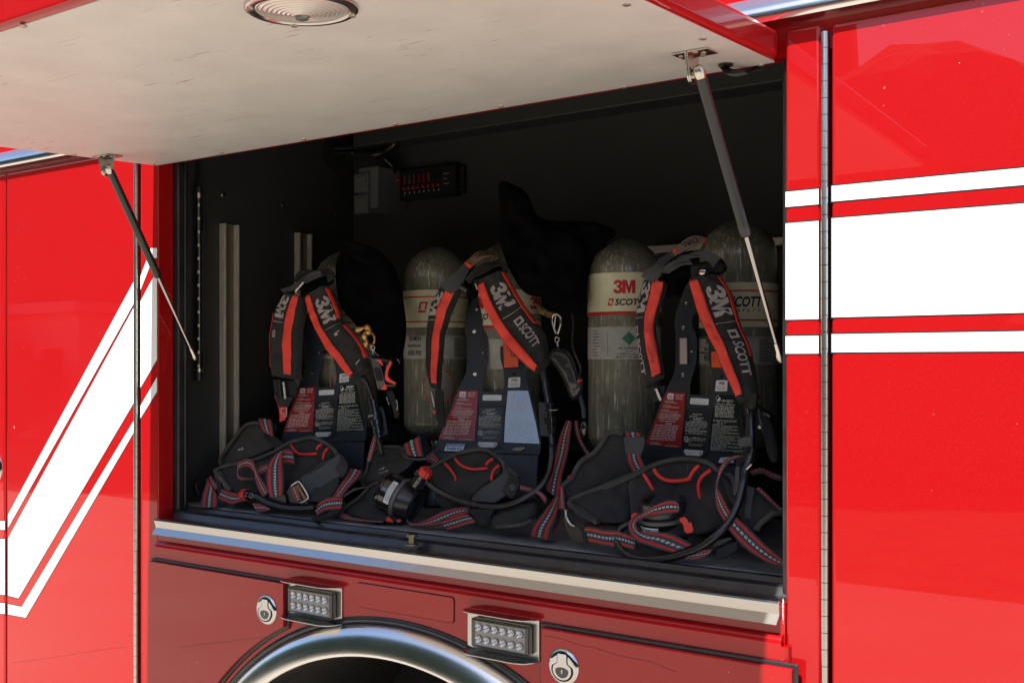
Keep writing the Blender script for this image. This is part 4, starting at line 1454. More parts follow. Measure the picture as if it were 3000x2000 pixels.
    lines(mw, f3_, [(1320, 1450, 626, 8), (1310, 1456, 639, 8), (1370, 1420, 652, 7)] + [(1250, 1466, 668, 6), (1250, 1470, 679, 6)] + [(1236, 1462, 694 + i * 14, 9) for i in range(9)] +
          [(1222, 1500 + i, 842 + 14 * i, 6) for i in range(2)] + [(1260, 1370, 872, 6)] + [(1216 - i * 1.1, (1508 + i * 3.6) if i % 3 else (1330 + (i * 37) % 150), 888 + i * 12.2, 5.4) for i in range(24)] + [(1470, 1570, 1180, 4)])
    mw.build('label_print', PRINTW, lr)
    # --- own bottle behind the plate
    into = Vector((-math.sin(th), math.cos(th), 0))
    bc = p0 + into * (.128 if k != 3 else .180)
    bz = Z(-.205)
    bb = Vector((bc.x, bc.y, bz))
    ang = math.atan2(CAM.x - bc.x, -(CAM.y - bc.y))
    bottle(E_, 'bottle', bb, .0878, .515 if k != 3 else .528, 'new' if k == 2 else 'old', (2.6 if k == 2 else .95) * ang, (0, 0, .040, .028)[k])
    # pressure reducer block between foot and floor
    box('reducer_block', BLACKPL, E_, bc.x - .05, bc.x + .05, bc.y - .06, bc.y + .02, FL + .003, bz - .118, .004)
    return E_, g, n, p0, bpl
def shoulder(E_, A, B, red, seed, side=None, T=.017):
    s = Strap(A, B, T=T, padded=True, wr=.0045, seed=seed, face_cam=True, back=.012, per=7)
    o = s.build('shoulder_strap', SHOULDER, E_)
    s.nc = 8
    s.pad, pd = True, s.pad
    for (u0, u1, f0, f1) in [red] + (side or []):
        sub = Strap.__new__(Strap)
        sub.__dict__ = dict(s.__dict__)
        mb = MB()
        rows, nc = 44, 6
        vs, fs = [], []
        for i in range(rows + 1):
            f = f0 + (f1 - f0) * i / rows
            for j in range(nc + 1):
                u = u0 + (u1 - u0) * j / nc
                vs.append(s.at(u, f, .0012 + .0016 * noise.noise(Vector((u * 6, f * 16 + seed, seed))) * (1 if 0 < j < nc else .3)))
        for i in range(rows):
            for j in range(nc):
                a = i * (nc + 1) + j
                fs.append([a, a + 1, a + nc + 2, a + nc + 1])
        mb.add(vs, fs)
        t_ = mb.build('reflective_strip', REDREFL, o, smooth=True)
        md = t_.modifiers.new('thick', 'SOLIDIFY')
        md.thickness = .0012
        md.offset = -1
    return s, o
def strap_text(mb, s, txt, u_base, u_top, L0, Lw, bold=.02, shear=0.0, off=.0012):
    """lettering that reads down the strap, letter tops towards u = 1"""
    text_mb(mb, txt, lambda x, y: s.S(u_base + (u_top - u_base) * y, L0 + x, off), 1.0, None, bold, shear) if False else None
    vs, fs, tw = text2(txt, bold, shear)
    mb.add([s.S(u_base + (u_top - u_base) * (b / .70), L0 + Lw * a / tw, off) for a, b in vs], fs)

# ================================================================ set 2 (middle)
E2, g2, n2, c2, bp2 = make_set(2)
# stickers only this one has
st_ = slab('engine_sticker', LABELW, bp2, rnd([(515, 1196), (730, 1202), (702, 1286), (484, 1280)], 3, 2), [], lambda x, y, off: g2(x, y, .0052 + off), .0008)
slab('sticker_field', LABELBLUE, st_, [(519, 1199), (724, 1205), (714, 1233), (508, 1228)], [], lambda x, y, off: g2(x, y, .0056 + off), .0003)
mb = MB()
text_mb(mb, 'WOOD RIVER FIRE', lambda a, b: g2(526 + a - b * -.3, 1225 - b + a * .03, .0060), 17, 190, .012)
mb.build('sticker_lettering', PRINTW, st_)
mb = MB()
text_mb(mb, 'ENGINE 4212', lambda a, b: g2(507 + a + b * .3, 1268 - b + a * .02, .0058), 30, 185, .045)
mb.build('sticker_lettering', LABELBLUE, st_)
slab('peeling_paper', simple('torn_paper', (.42, .38, .30), .8), bp2, [(1270, 1270), (1325, 1240), (1432, 1236), (1428, 1256), (1370, 1282), (1330, 1276)], [], lambda x, y, off: g2(x, y, .0075 + off), .0006)
tg = slab('orange_tag', LABELO, bp2, rnd([(1168, -30), (1350, -32), (1354, 298), (1188, 308)], 12), [], lambda x, y, off: g2(x, y, .006 + off), .0010)
mb = MB()
for k, (s_, x_, h_, w_) in enumerate((('WOOD RIVER FIRE', 1322, 30, 150), ('ENTER TO SAVE', 1262, 12, 100), ('PREPARED TO SERVE', 1280, 12, 150), ('BRAVERY', 1232, 12, 80), ('AIR TIME - TEAM - EXIT', 1190, 10, 180))):
    vs, fs, tw = text2(s_, .02, 0)
    mb.add([g2(x_ - (h_ if k == 0 else h_) * 0 + b / .7 * h_ - h_, 30 + a / tw * w_, .0068) for a, b in vs], fs)
mb.build('tag_lettering', PRINTB, tg)
A = q('F 892,520,.315 903,640,.31 955,790,.305 1020,925,.30 1105,1085,.29 1198,1230,.28 1290,1335,.27 1400,1445,.26 1500,1530,.255 1575,1580,.25')
B = q('F 1190,370,.33 1262,500,.33 1330,620,.325 1395,730,.32 1465,830,.315 1540,940,.31 1625,1040,.30 1680,1150,.29 1705,1270,.28 1720,1420,.27')
s2, o2 = shoulder(E2, A, B, (.03, .30, .045, .985), 2.0, [(.93, 1.0, .02, .62)])
mb = MB()
strap_text(mb, s2, '3M', .40, .88, s2.L[-1] * .10, s2.L[-1] * .245, .055)
strap_text(mb, s2, 'SCOTT', .55, .80, s2.L[-1] * .59, s2.L[-1] * .27, .03, .2)
for a in ((.0, .55, .10, .60), (.0, .55, .025, .80), (.0, .74, .10, .80), (.075, .55, .10, .80)):
    L0 = s2.L[-1] * .495
    mb.add([s2.S(u, L0 + s2.L[-1] * .075 / .10 * l_ + (u - .55) * .006, .0012) for l_, u in ((a[0], a[1]), (a[2], a[1]), (a[2], a[3]), (a[0], a[3]))], [[0, 1, 2, 3]])
for k in range(8):
    u0, u1 = .36 + .07 * k, .36 + .07 * (k + 1)
    mb.add([s2.S(u, s2.L[-1] * .425 + d_, .0012) for u, d_ in ((u0, 0), (u1, 0), (u1, .0016), (u0, .0016))], [[0, 1, 2, 3]])
mb.build('strap_lettering', GREYPRINT, o2)
A = q('F 440,560,.335 372,690,.33 325,820,.325 296,950,.32 284,1080,.315 270,1250,.31 268,1420,.305 290,1600,.30 330,1740,.295')
B = q('F 700,600,.345 655,700,.34 595,830,.335 560,930,.335 520,1060,.33 490,1200,.325 478,1380,.32 455,1560,.31 440,1770,.30')
s2l, o2l = shoulder(E2, A, B, (.44, .84, .035, .965), 5.0, None, .014)
mb = MB()
strap_text(mb, s2l, '3M', .08, .42, s2l.L[-1] * .045, s2l.L[-1] * .235, .055)
strap_text(mb, s2l, 'SCOTT', .03, .10, s2l.L[-1] * .46, s2l.L[-1] * .20, .03)
for k in range(6):
    u0, u1 = .05 + .06 * k, .05 + .06 * (k + 1)
    mb.add([s2l.S(u, s2l.L[-1] * .325 + d_, .0012) for u, d_ in ((u0, 0), (u1, 0), (u1, .0016), (u0, .0016))], [[0, 1, 2, 3]])
mb.build('strap_lettering', GREYPRINT, o2l)
# neck handle and drag loop
web('drag_loop', GREYWEB, E2, q('F 440,560,.325 520,480,.325 600,400,.33 660,350,.34 720,290,.35'), q('F 560,640,.32 640,590,.32 710,500,.33 750,430,.34 790,340,.35'), T=.004, wr=.001)
lp = Strap(q('F 720,290,.345 800,215,.35 870,160,.355 950,145,.365 1050,165,.375 1110,200,.38'), q('F 790,340,.335 870,270,.34 930,225,.345 1010,200,.355 1070,205,.37 1110,215,.375'), T=.003)
lo = lp.build('drag_loop_tag', TAN, E2)
mb = MB()
vs, fs, tw = text2('DRL', .01)
mb.add([lp.S(.22 + .6 * b / .7, lp.L[-1] * (.72 - .42 * a / tw), .0010) for a, b in vs], fs)
mb.build('tag_lettering', PRINTB, lo)
web('tag_end', REDREFL, E2, q('F 722,288,.342 745,270,.342'), q('F 792,345,.332 800,300,.332'), T=.004)
web('carry_handle', DARKWEB, E2, q('F 740,470,.33 800,400,.33 880,330,.335 950,290,.335 1060,270,.34 1130,245,.34 1200,285,.335 1245,340,.33'), q('F 770,520,.325 840,450,.325 930,410,.32 1030,350,.32 1090,320,.325 1130,315,.33 1165,345,.33 1180,400,.325'), T=.004, wr=.002)
web('carry_handle', DARKWEB, E2, q('F 700,560,.345 800,500,.345 900,470,.34 980,440,.34'), q('F 720,640,.34 820,580,.34 920,540,.335 1000,520,.335'), T=.006, wr=.003)
pillow('neck_pad', BAGF, E2, q('F 700,540,.35 860,400,.36 1000,330,.36 1120,290,.37 1230,360,.36 1180,440,.35 1000,500,.345 900,620,.34 830,700,.345 740,660,.35', .35), .015, 14, 8)
tube('swivel', GLOSSBLACK, E2, pb('F 690,560 770,610', .325), .0085, 12, 3)
def spring(E_, s_, Y_, r_=.0045, turns=26):
    a, b = [P(*t[:2], Y_) for t in q(s_)[:2]]
    pts_ = []
    ax = (b - a)
    u = ax.orthogonal().normalized()
    w = ax.normalized().cross(u)
    for i in range(turns * 8):
        t = i / (turns * 8 - 1)
        an = t * turns * 2 * math.pi
        pts_.append(a + ax * t + u * (r_ * math.cos(an)) + w * (r_ * math.sin(an)))
    tube_mb(pts_, r_ * .30, 6).build('hose_spring', NICKEL, E_, smooth=True)
spring(E2, 'G 335,585 375,770', .30, .0042, 14)
spring(E2, 'F 855,520 880,590', .33, .0035, 6)
web('shoulder_webbing', DARKWEB, E2, q('G 380,570,.30 385,680,.30 395,800,.29 400,900,.28 430,960,.28'), q('G 470,560,.30 475,680,.30 480,780,.29 490,900,.28 500,1000,.28'), T=.004)
web('adjuster_tab', REDREFL, E2, q('G 348,808,.285 368,850,.285'), q('G 388,808,.285 372,852,.285'), T=.002)
# main air hose with couplings
hz = pb('G 1640,330,.27 1670,500,.27 1700,680,.265 1722,900,.26 1740,1100,.255 1752,1230,.25 C 1030,370,.245 1028,500,.235 1000,650,.22 930,780,.20 800,900,.18 600,1010,.165 400,1058,.16 200,1048,.16 B 1800,1205,.165 1700,1185,.165 1500,1125,.17 1300,1030,.165 1200,955,.16 1140,890,.16', .2)
HOSE = simple('rubber_hose', (.011, .012, .014), .28, 0, .3, .15, bump=(700, .1, .0004))
def hose(E_, pts_, r_=.0074, label=None):
    o = tube_mb(cr(pts_, 8), r_, 14).build('air_hose', HOSE, E_, smooth=True, angle=60)
    return o
h2 = hose(E2, hz)
def fitting(E_, s_, Y_, prof, m=GLOSSBLACK, nm='hose_coupling'):
    a, b = [P(*t[:2], Y_) for t in q(s_)[:2]]
    L = (b - a).length
    return lathe(nm, m, E_, [(d * L, r_) for d, r_ in prof], a, (b - a).normalized(), 20, 35)
fitting(E2, 'G 1712,720 1735,1080', .252, [(0, .008), (.02, .0105), (.12, .0105), (.14, .0085), (.2, .0085), (.21, .0125), (.30, .0125), (.31, .009), (.45, .009), (.46, .013), (.66, .0135), (.68, .010), (.76, .010), (.77, .0125), (.88, .0125), (.90, .009), (1, .009)])
tube('retaining_ring', SHINY, E2, [P(1180 + (1760 + 72 * math.cos(R(a))) / 4, 1000 + (792 + 12 * math.sin(R(a))) / 4, .25 - .012 * math.sin(R(a))) for a in range(0, 360, 20)], .0009, 6, 2, True)
cl_ = slab('hose_clip', NAVYPL, E2, rnd([(1590, 712), (1690, 716), (1700, 900), (1716, 1115), (1608, 1100), (1600, 900)], 14), [], lambda x, y, off: P(1180 + x / 4, 1000 + y / 4, .262 - off), .014)
bev(cl_, .002, 2)
# waist belt: back wing, front flap, lumbar pad
def binding(E_, s_, Y_, r_=.0052, m=BINDING, nm='edge_binding'):
    l_ = [P(*a, True) if False else P(a[0], a[1], a[2]) for a in q(s_, Y_)]
    return tube_mb(cr(l_, 6), r_, 8).build(nm, m, E_, smooth=True)
def piping(E_, s_, Y_, r_=.0030):
    l_ = [P(a[0], a[1], a[2]) for a in q(s_, Y_)]
    return tube_mb(cr(l_, 6), r_, 8).build('piping', PIPING, E_, smooth=True)
pw = pillow('waist_wing', PADBACK, E2, q('B 450,760,.27 480,650,.28 550,570,.29 600,525,.30 720,515,.30 840,515,.29 960,590,.27 1010,680,.25 900,790,.24 760,860,.23 560,915,.22 430,960,.22 385,890,.23', .27), .008, 20, 8, .003, 3)
binding(pw, 'B 425,975,.215 388,890,.225 450,820,.24 470,740,.255 490,650,.265 550,565,.285 600,520,.29 720,512,.29 840,518,.28 900,560,.27', .25, .0044)
binding(pw, 'B 540,690,.255 700,660,.255 850,630,.255', .26, .0009)
mb = MB()
for s_, x, y, w_ in (('11-23', 600, 792, 66), ('201611-02', 590, 846, 122)):
    text_mb(mb, s_, lambda a, b: P(960 + (x + a * .94) / 4, 1180 + (y - a * .36 - b) / 4, .238), 22, w_, .01)
mb.build('belt_lettering', PRINTW, pw)
pf_ = pillow('waist_flap', PAD, E2, q('B 170,1270,.15 300,1150,.17 430,1050,.19 530,960,.21 700,915,.22 900,880,.21 1000,1000,.21 1000,1250,.19 900,1370,.15 700,1385,.12 420,1345,.12 260,1310,.13', .2), .004, 24, 9, .004, 8)
binding(pf_, 'B 160,1265,.14 250,1190,.15 350,1120,.165 420,1060,.18 480,990,.195 560,945,.205 740,915,.21 860,890,.21', .2, .0046)
web('webbing_strap', WEBO, E2, q('B 175,1240,.135 200,1290,.125 300,1335,.12 450,1362,.118 650,1380,.118'), q('B 120,1290,.135 135,1340,.125 250,1372,.12 450,1390,.118 650,1400,.118'), T=.003)
lp2 = pillow('lumbar_pad', PAD, E2, q('B 1235,760,.235 1350,695,.24 1480,625,.25 1620,575,.255 1800,548,.26 1900,585,.26 1985,650,.255 2045,720,.25 2050,810,.245 2000,880,.235 1880,955,.225 1740,1075,.205 1690,1150,.20 1690,1240,.19 1500,1250,.185 1300,1200,.195 1250,1000,.215', .23), .016, 30, 9, .005, 11)
binding(lp2, 'B 1225,745,.228 1350,682,.232 1500,603,.24 1640,562,.245 1800,540,.25 1920,580,.25 2040,680,.245 2075,780,.24 2045,860,.232 1900,960,.215 1780,1045,.20 1700,1135,.19', .24, .0050)
for s_ in ('B 1372,705 1440,780 1495,870 1515,980 1520,1085', 'B 1516,1180 1496,1250', 'B 1490,645 1545,710 1620,755 1720,775 1870,762', 'B 1858,725 1885,685 1940,652', 'B 1922,905 1924,840 1955,775 2012,728'):
    piping(lp2, s_, .214, .0031)
web('pull_webbing', GREYWEB, E2, q('B 1700,1150,.185 1830,1020,.20 1980,900,.215 2080,800,.225 2120,740,.235'), q('B 1960,1170,.18 2090,1075,.19 2165,1000,.20 2215,930,.21 2240,860,.225'), T=.004)
tb_ = web('snap_tab', PAD, E2, q('B 2045,1035,.185 2080,960,.19 2120,880,.20 2110,800,.215'), q('B 2170,1125,.185 2215,1040,.19 2240,960,.20 2225,850,.21'), T=.005)
p_ = P(960 + 2162 / 4, 1180 + 990 / 4, .183)
lathe('snap_stud', BLACKPL, E2, [(0, .0075), (.003, .007), (.004, .003), (.0042, .0001)], p_, (CAM - p_).normalized(), 18)
pillow('belt_pouch', PAD, E2, q('C 320,1250,.15 330,1160,.17 420,1090,.19 600,1040,.19 820,1010,.19 850,1100,.18 790,1220,.16 640,1300,.13 460,1335,.125 370,1320,.13', .17), .022, 26, 9, .004, 15)
binding(E2, 'C 390,1290,.118 520,1285,.114 680,1262,.118 790,1215,.135', .14, .004)
web('pull_webbing', DARKWEB, E2, q('B 1630,1245,.16 1700,1320,.15 1790,1430,.135'), q('B 1950,1250,.155 1900,1340,.145 1850,1440,.13'), T=.004)
web('webbing_strap', WEB, E2, q('B 925,1345,.15 965,1400,.14 1060,1405,.14 1180,1355,.145 1330,1280,.15 1480,1235,.16 1660,1220,.17'), q('B 935,1400,.145 985,1440,.135 1100,1448,.13 1240,1445,.13 1400,1395,.135 1530,1330,.145 1660,1290,.155'), T=.003)
web('webbing_strap', WEBO, E2, q('B 1320,1385,.135 1430,1350,.135 1540,1315,.14 1640,1300,.145'), q('B 1420,1492,.125 1530,1462,.125 1640,1430,.13 1740,1400,.135'), T=.003)
# loop of webbing above the wing
web('webbing_loop', WEB, E2, q('B 885,490,.235 900,540,.23 935,612,.23'), q('B 1080,390,.24 1092,490,.232 1125,632,.228'), T=.003)
web('webbing_loop', DARKWEB, E2, q('B 1085,390,.245 1130,400,.27 1180,480,.28 1215,570,.27'), q('B 1110,640,.235 1150,640,.25 1190,640,.26 1230,650,.26'), T=.003)
web('webbing_loop', GREYWEB, E2, q('B 860,560,.235 930,625,.225 1040,650,.225 1130,640,.225 1215,590,.235'), q('B 875,590,.235 930,650,.225 1040,672,.222 1130,668,.224 1220,640,.235'), T=.003)
web('webbing_strap', WEB, E2, q('B 1110,660,.25 1180,690,.25 1260,720,.25'), q('B 1220,580,.26 1280,620,.255 1320,660,.25'), T=.003)
# regulator
rc = P(960 + 720 / 4, 1180 + 1050 / 4, .175)
rax = (P(960 + 1090 / 4, 1180 + 1215 / 4, .115) - rc)
ax = (Vector((CP, SP, 0)) * .84 + Vector((0, 0, -.36)) + Vector((SP, -CP, 0)) * .34).normalized()
rc = P(960 + 775 / 4, 1180 + 1072 / 4, .16)
REG = lathe('regulator', GLOSSBLACK, E2, [(-.034, .030), (-.032, .038), (-.024, .046), (-.018, .0475), (-.0175, .0455), (-.015, .0455), (-.0145, .0480), (.004, .0480), (.005, .0465), (.018, .0465), (.020, .043)], rc, ax, 40, 30)
lathe('seal_ring', simple('grey_rubber_gasket', (.10, .095, .088), .5), REG, [(.018, .046), (.019, .0505), (.024, .0515), (.028, .0500), (.029, .046)], rc, ax, 40, 40)
lathe('facepiece_cup', RUBBER, REG, [(.026, .0435), (.030, .047), (.040, .0475), (.062, .041), (.066, .036), (.060, .031), (.045, .030)], rc, ax, 40, 30)
Mr = orient(rc, ax)
def regf(x, y, off):                         # x along the axis, y round the drum
    d = (CAM - rc).normalized()
    loc = Mr.inverted().to_3x3() @ d
    a0 = math.atan2(loc.y, loc.x)
    a = a0 + y / .048
    return Mr @ Vector(((.048 + off) * math.cos(a), (.048 + off) * math.sin(a), x))
mb = MB()
for k in range(12):
    y0_, y1_ = -.030 + .058 * k / 12, -.030 + .058 * (k + 1) / 12
    mb.add([regf(.0015, y0_, .001), regf(.0155, y0_, .001), regf(.0155, y1_, .001), regf(.0015, y1_, .001)], [[0, 1, 2, 3]])
mb.build('regulator_label', LABELW, REG, smooth=True)
mb = MB()
for k in range(4):
    for j in range(10):
        y0_ = -.022 + .0045 * j
        mb.add([regf(.004 + .003 * k, y0_, .0016), regf(.005 + .003 * k, y0_, .0016), regf(.005 + .003 * k, y0_ + .003, .0016), regf(.004 + .003 * k, y0_ + .003, .0016)], [[0, 1, 2, 3]])
mb.build('label_print', PRINTB, REG)
for y_ in (-.030, .004):
    mb = MB()
    n_ = 8
    ring_ = [regf(x, y_ + .024 * k / n_, .0018) for k in range(n_ + 1) for x in (-.030, -.0265)]
    mb.add(ring_, [[2 * k, 2 * k + 2, 2 * k + 3, 2 * k + 1] for k in range(n_)])
    mb.build('vent_slot', DARKGAP, REG)
ka = P(960 + 1120 / 4, 1180 + 850 / 4, .150)
kb = P(960 + 1190 / 4, 1180 + 745 / 4, .150)
kd = (kb - ka).normalized()
def knob(parent, p_, d_, r_=.0150, L=.020):
    pr_ = []
    mb = MB()
    M_ = orient(p_, d_)
    seg = 48
    vs = []
    rows = [(0, .85), (.1, 1.0), (.75, 1.0), (.92, .9), (1.0, .72)]
    for d, s_ in rows:
        for i in range(seg):
            a = 2 * math.pi * i / seg
            rr_ = r_ * s_ * (1 + .055 * (1 if (i // 3) % 2 else -1) * (1 if s_ > .95 else .4))
            vs.append(M_ @ Vector((rr_ * math.cos(a), rr_ * math.sin(a), L * d)))
    fs = [[i * seg + j, i * seg + (j + 1) % seg, (i + 1) * seg + (j + 1) % seg, (i + 1) * seg + j] for i in range(4) for j in range(seg)]
    fs.append([4 * seg + j for j in range(seg)])
    mb.add(vs, fs)
    return mb.build('purge_knob', REDPL, parent, smooth=True, angle=25)
knob(E2, ka, kd)
lathe('inlet_elbow', GLOSSBLACK, E2, [(-.034, .014), (-.030, .017), (-.010, .017), (-.008, .0145), (0, .0145)], ka, kd, 20, 35)
lathe('inlet_elbow', GLOSSBLACK, E2, [(-.022, .010), (-.012, .012), (.006, .012), (.010, .0095), (.020, .0090)], P(960 + 1120 / 4, 1180 + 880 / 4, .158), (P(960 + 1200 / 4, 1180 + 970 / 4, .158) - P(960 + 1120 / 4, 1180 + 880 / 4, .158)).normalized(), 18, 35)
for s_, Y_ in (('B 680,1345 720,1335 780,1400 690,1388', .115), ('B 808,1368 850,1360 862,1385 815,1402', .112)):
    pl_ = q(s_, Y_)
    slab('release_clip', REDPL, E2, [(a[0], a[1]) for a in pl_], [], lambda x, y, off, Y_=Y_: P(x, y, Y_ - off), .008)
# long hanging strap on the right, hook and alarm unit
web('webbing_strap', WEB, E2, q('C 1200,40,.31 1120,230,.30 1078,420,.29 1040,560,.27 1000,700,.25 955,860,.22'), q('C 1262,60,.31 1245,220,.305 1218,420,.295 1185,560,.275 1150,700,.255 1115,960,.22'), T=.003)
web('webbing_strap', WEB, E2, q('C 1075,930,.215 990,1040,.19 900,1160,.165 800,1300,.14 775,1395,.13'), q('C 1115,950,.21 1108,1060,.19 1080,1180,.165 1020,1310,.14 985,1450,.125'), T=.003)
web('webbing_strap', WEB, E2, q('C 985,1452,.125 1030,1330,.15 1100,1200,.18 1120,1050,.21'), q('C 1010,1440,.13 1050,1340,.155 1112,1215,.185 1135,1050,.215'), T=.003)
web('webbing_strap', WEB, E2, q('C 660,800,.20 800,840,.19 900,880,.18 970,950,.18'), q('C 660,860,.19 780,890,.18 870,920,.175 950,1020,.17'), T=.003)
web('webbing_strap', WEB, E2, q('C 1290,60,.33 1300,150,.33 1340,280,.32 1400,400,.30 1470,490,.29'), q('C 1330,40,.33 1345,150,.33 1375,260,.32 1420,360,.31 1480,440,.30'), T=.003)
hk = [P(1180 + x / 4, 700 + y / 4, .27) for x, y in ((1800, 1110), (1775, 1050), (1750, 960), (1760, 900), (1800, 880), (1840, 905), (1850, 970), (1838, 1040), (1815, 1110))]
tube('snap_hook', SHINY, E2, hk, .0030, 10, 5)
tube('snap_hook_gate', SHINY, E2, [hk[4], P(1180 + 1790 / 4, 925, .268), hk[1]], .0022, 8, 4)
tube('swivel_ring', SHINY, E2, [P(1180 + (1808 + 24 * math.cos(R(a))) / 4, 700 + (1178 + 30 * math.sin(R(a))) / 4, .27) for a in range(0, 360, 30)], .0018, 8, 3, True)
tube('hook_stem', SHINY, E2, [P(1180 + 1808 / 4, 700 + 1205 / 4, .27), P(1180 + 1818 / 4, 700 + 1262 / 4, .27)], .0032, 8, 2)
web('burnt_leather_patch', simple('scorched_leather', (.10, .055, .015), .6, var=(60, .8)), E2, q('F 1560,740,.30 1620,790,.29 1680,830,.285 1740,850,.28'), q('F 1610,870,.30 1680,900,.29 1730,920,.285 1790,890,.28'), T=.006, wr=.006)
al = pillow('alarm_unit', BLACKPL, E2, q('G 1700,190,.25 1760,90,.25 1850,80,.25 1930,110,.245 2000,230,.24 2050,400,.235 2075,520,.235 2000,600,.235 1920,540,.24 1870,430,.24 1790,300,.245', .25), .020, 16, 7, .004, 4)
pillow('alarm_unit', BLACKPL, E2, q('G 1920,470,.235 2060,440,.235 2110,520,.235 2090,610,.235 2010,690,.24 1950,640,.24', .24), .016, 12, 7, .003, 5)
tube('alarm_button', PRINTR, E2, [P(1180 + 2070 / 4, 1000 + 450 / 4, .222), P(1180 + 2080 / 4, 1000 + 472 / 4, .222)], .006, 10, 2)
tube('quick_connect', NAVYPL, E2, pb('G 2060,590 2090,680 2120,790 2125,900', .25), .0055, 10, 5)
pillow('quick_connect_body', GLOSSBLACK, E2, q('G 2100,930,.25 2150,930,.25 2165,1010,.25 2150,1110,.25 2110,1120,.25 2080,1030,.25', .25), .010, 10, 6, .001)

# ================================================================ set 1 (left)
E1, g1, n1, c1_, bp1 = make_set(1)
A = q('E 548,490,.235 580,620,.232 622,750,.228 682,890,.222 752,1020,.215 832,1145,.208 922,1250,.20 1012,1360,.195 1125,1465,.19')
B = q('E 810,345,.25 870,480,.25 920,600,.245 968,750,.24 1040,830,.235 1150,950,.225 1225,1060,.215 1275,1170,.208 1290,1310,.20')
s1, o1 = shoulder(E1, A, B, (.03, .31, .02, .97), 21.0, [(.93, 1.0, .03, .36), (.93, 1.0, .48, .90)])
mb = MB()
strap_text(mb, s1, '3M', .42, .90, s1.L[-1] * .09, s1.L[-1] * .26, .055)
for k in range(8):
    u0, u1 = .36 + .07 * k, .36 + .07 * (k + 1)
    mb.add([s1.S(u, s1.L[-1] * .415 + d_, .0012) for u, d_ in ((u0, 0), (u1, 0), (u1, .0016), (u0, .0016))], [[0, 1, 2, 3]])
for a in ((.50, .52, .535, .64), (.50, .60, .51, .76), (.905, .60, .915, .80), (.905, .58, .925, .64)):
    mb.add([s1.S(u, s1.L[-1] * l_, .0012) for l_, u in ((a[0], a[1]), (a[2], a[1]), (a[2], a[3]), (a[0], a[3]))], [[0, 1, 2, 3]])
mb.build('strap_lettering', GREYPRINT, o1)
A = q('E 300,430,.245 215,560,.24 172,700,.235 140,850,.23 134,1000,.225 140,1200,.22 150,1400,.215')
B = q('E 560,500,.265 548,640,.26 530,780,.255 512,900,.25 500,1050,.245 500,1250,.24 500,1460,.235')
s1l, o1l = shoulder(E1, A, B, (.50, .76, .0, .965), 25.0, [(0.0, .035, .30, .92)], .016)
mb = MB()
strap_text(mb, s1l, '3M', .12, .42, s1l.L[-1] * .03, s1l.L[-1] * .27, .055)
for k in range(6):
    u0, u1 = .08 + .06 * k, .08 + .06 * (k + 1)
    mb.add([s1l.S(u, s1l.L[-1] * .345 + d_, .0012) for u, d_ in ((u0, 0), (u1, 0), (u1, .0016), (u0, .0016))], [[0, 1, 2, 3]])
for a in ((.45, .14, .535, .18), (.45, .14, .462, .24), (.523, .14, .535, .24), (.45, .205, .535, .24)):
    mb.add([s1l.S(u, s1l.L[-1] * l_, .0012) for l_, u in ((a[0], a[1]), (a[2], a[1]), (a[2], a[3]), (a[0], a[3]))], [[0, 1, 2, 3]])
mb.build('strap_lettering', GREYPRINT, o1l)
web('carry_handle', DARKWEB, E1, q('E 415,300,.26 450,200,.265 540,160,.27 660,170,.27 760,150,.265 850,165,.26 890,250,.255'), q('E 470,320,.255 500,270,.26 580,230,.26 680,230,.26 740,220,.255 790,240,.25 800,310,.25'), T=.005, wr=.003)
web('carry_handle', GREYWEB, E1, q('E 250,390,.25 330,370,.25 420,330,.25 520,250,.255 620,190,.26 720,170,.26'), q('E 300,440,.245 380,400,.245 450,370,.245 560,310,.25 640,270,.255 740,230,.255'), T=.004, wr=.002)
pillow('neck_pad', BAGF, E1, q('E 500,330,.27 560,250,.28 700,200,.28 820,200,.28 880,300,.27 800,350,.265 650,400,.26 560,480,.26', .27), .014, 14, 8)
spring(E1, 'E 525,300 425,410', .245, .0045, 15)
spring(E1, 'J 285,470 308,670', .23, .0045, 18)
tube('hose_end', BLACKPL, E1, pb('J 232,450 248,660', .232), .0052, 10, 2)
web('shoulder_webbing', DARKWEB, E1, q('J 165,450,.235 180,600,.235 190,650,.235'), q('J 430,460,.245 440,560,.245 420,650,.245'), T=.004)
rt = web('red_logo_tab', PIPING, E1, q('J 178,630,.235 220,740,.235 240,850,.235 240,940,.235'), q('J 350,690,.24 330,760,.24 325,850,.24 300,920,.24'), T=.004)
web('tab_cover', SHOULDER, E1, q('J 178,620,.230 200,680,.230 230,760,.230'), q('J 400,660,.236 370,700,.236 335,765,.236'), T=.002)
mb = MB()
for a in ((250, 778, 322, 790), (250, 778, 264, 850), (308, 800, 322, 880), (250, 838, 300, 850), (262, 868, 322, 880)):
    mb.add([P(760 + x / 4, 1000 + y / 4, .2285) for x, y in ((a[0], a[1]), (a[2], a[1]), (a[2], a[3]), (a[0], a[3]))], [[0, 1, 2, 3]])
mb.build('tab_lettering', GREYPRINT, E1)
hose(E1, pb('J 1180,400,.20 1235,450,.20 1290,570,.20 1325,680,.195 1335,800,.195 1350,950,.19 1385,1100,.19 1415,1230,.185 1440,1330,.18', .2), .0072)
fitting(E1, 'J 1325,680 1400,1130', .188, [(0, .008), (.02, .0100), (.12, .0100), (.13, .0085), (.32, .0085), (.33, .0115), (.42, .0115), (.43, .009), (.52, .0095), (.54, .013), (.66, .013), (.68, .009), (.78, .009), (.80, .012), (.88, .012), (.90, .0085), (1, .0085)])
tube('retaining_ring', SHINY, E1, [P(760 + (1305 + 55 * math.cos(R(a))) / 4, 1000 + (865 - 22 * math.cos(R(a)) + 9 * math.sin(R(a))) / 4, .188 - .012 * math.sin(R(a))) for a in range(0, 360, 20)], .0010, 6, 2, True)
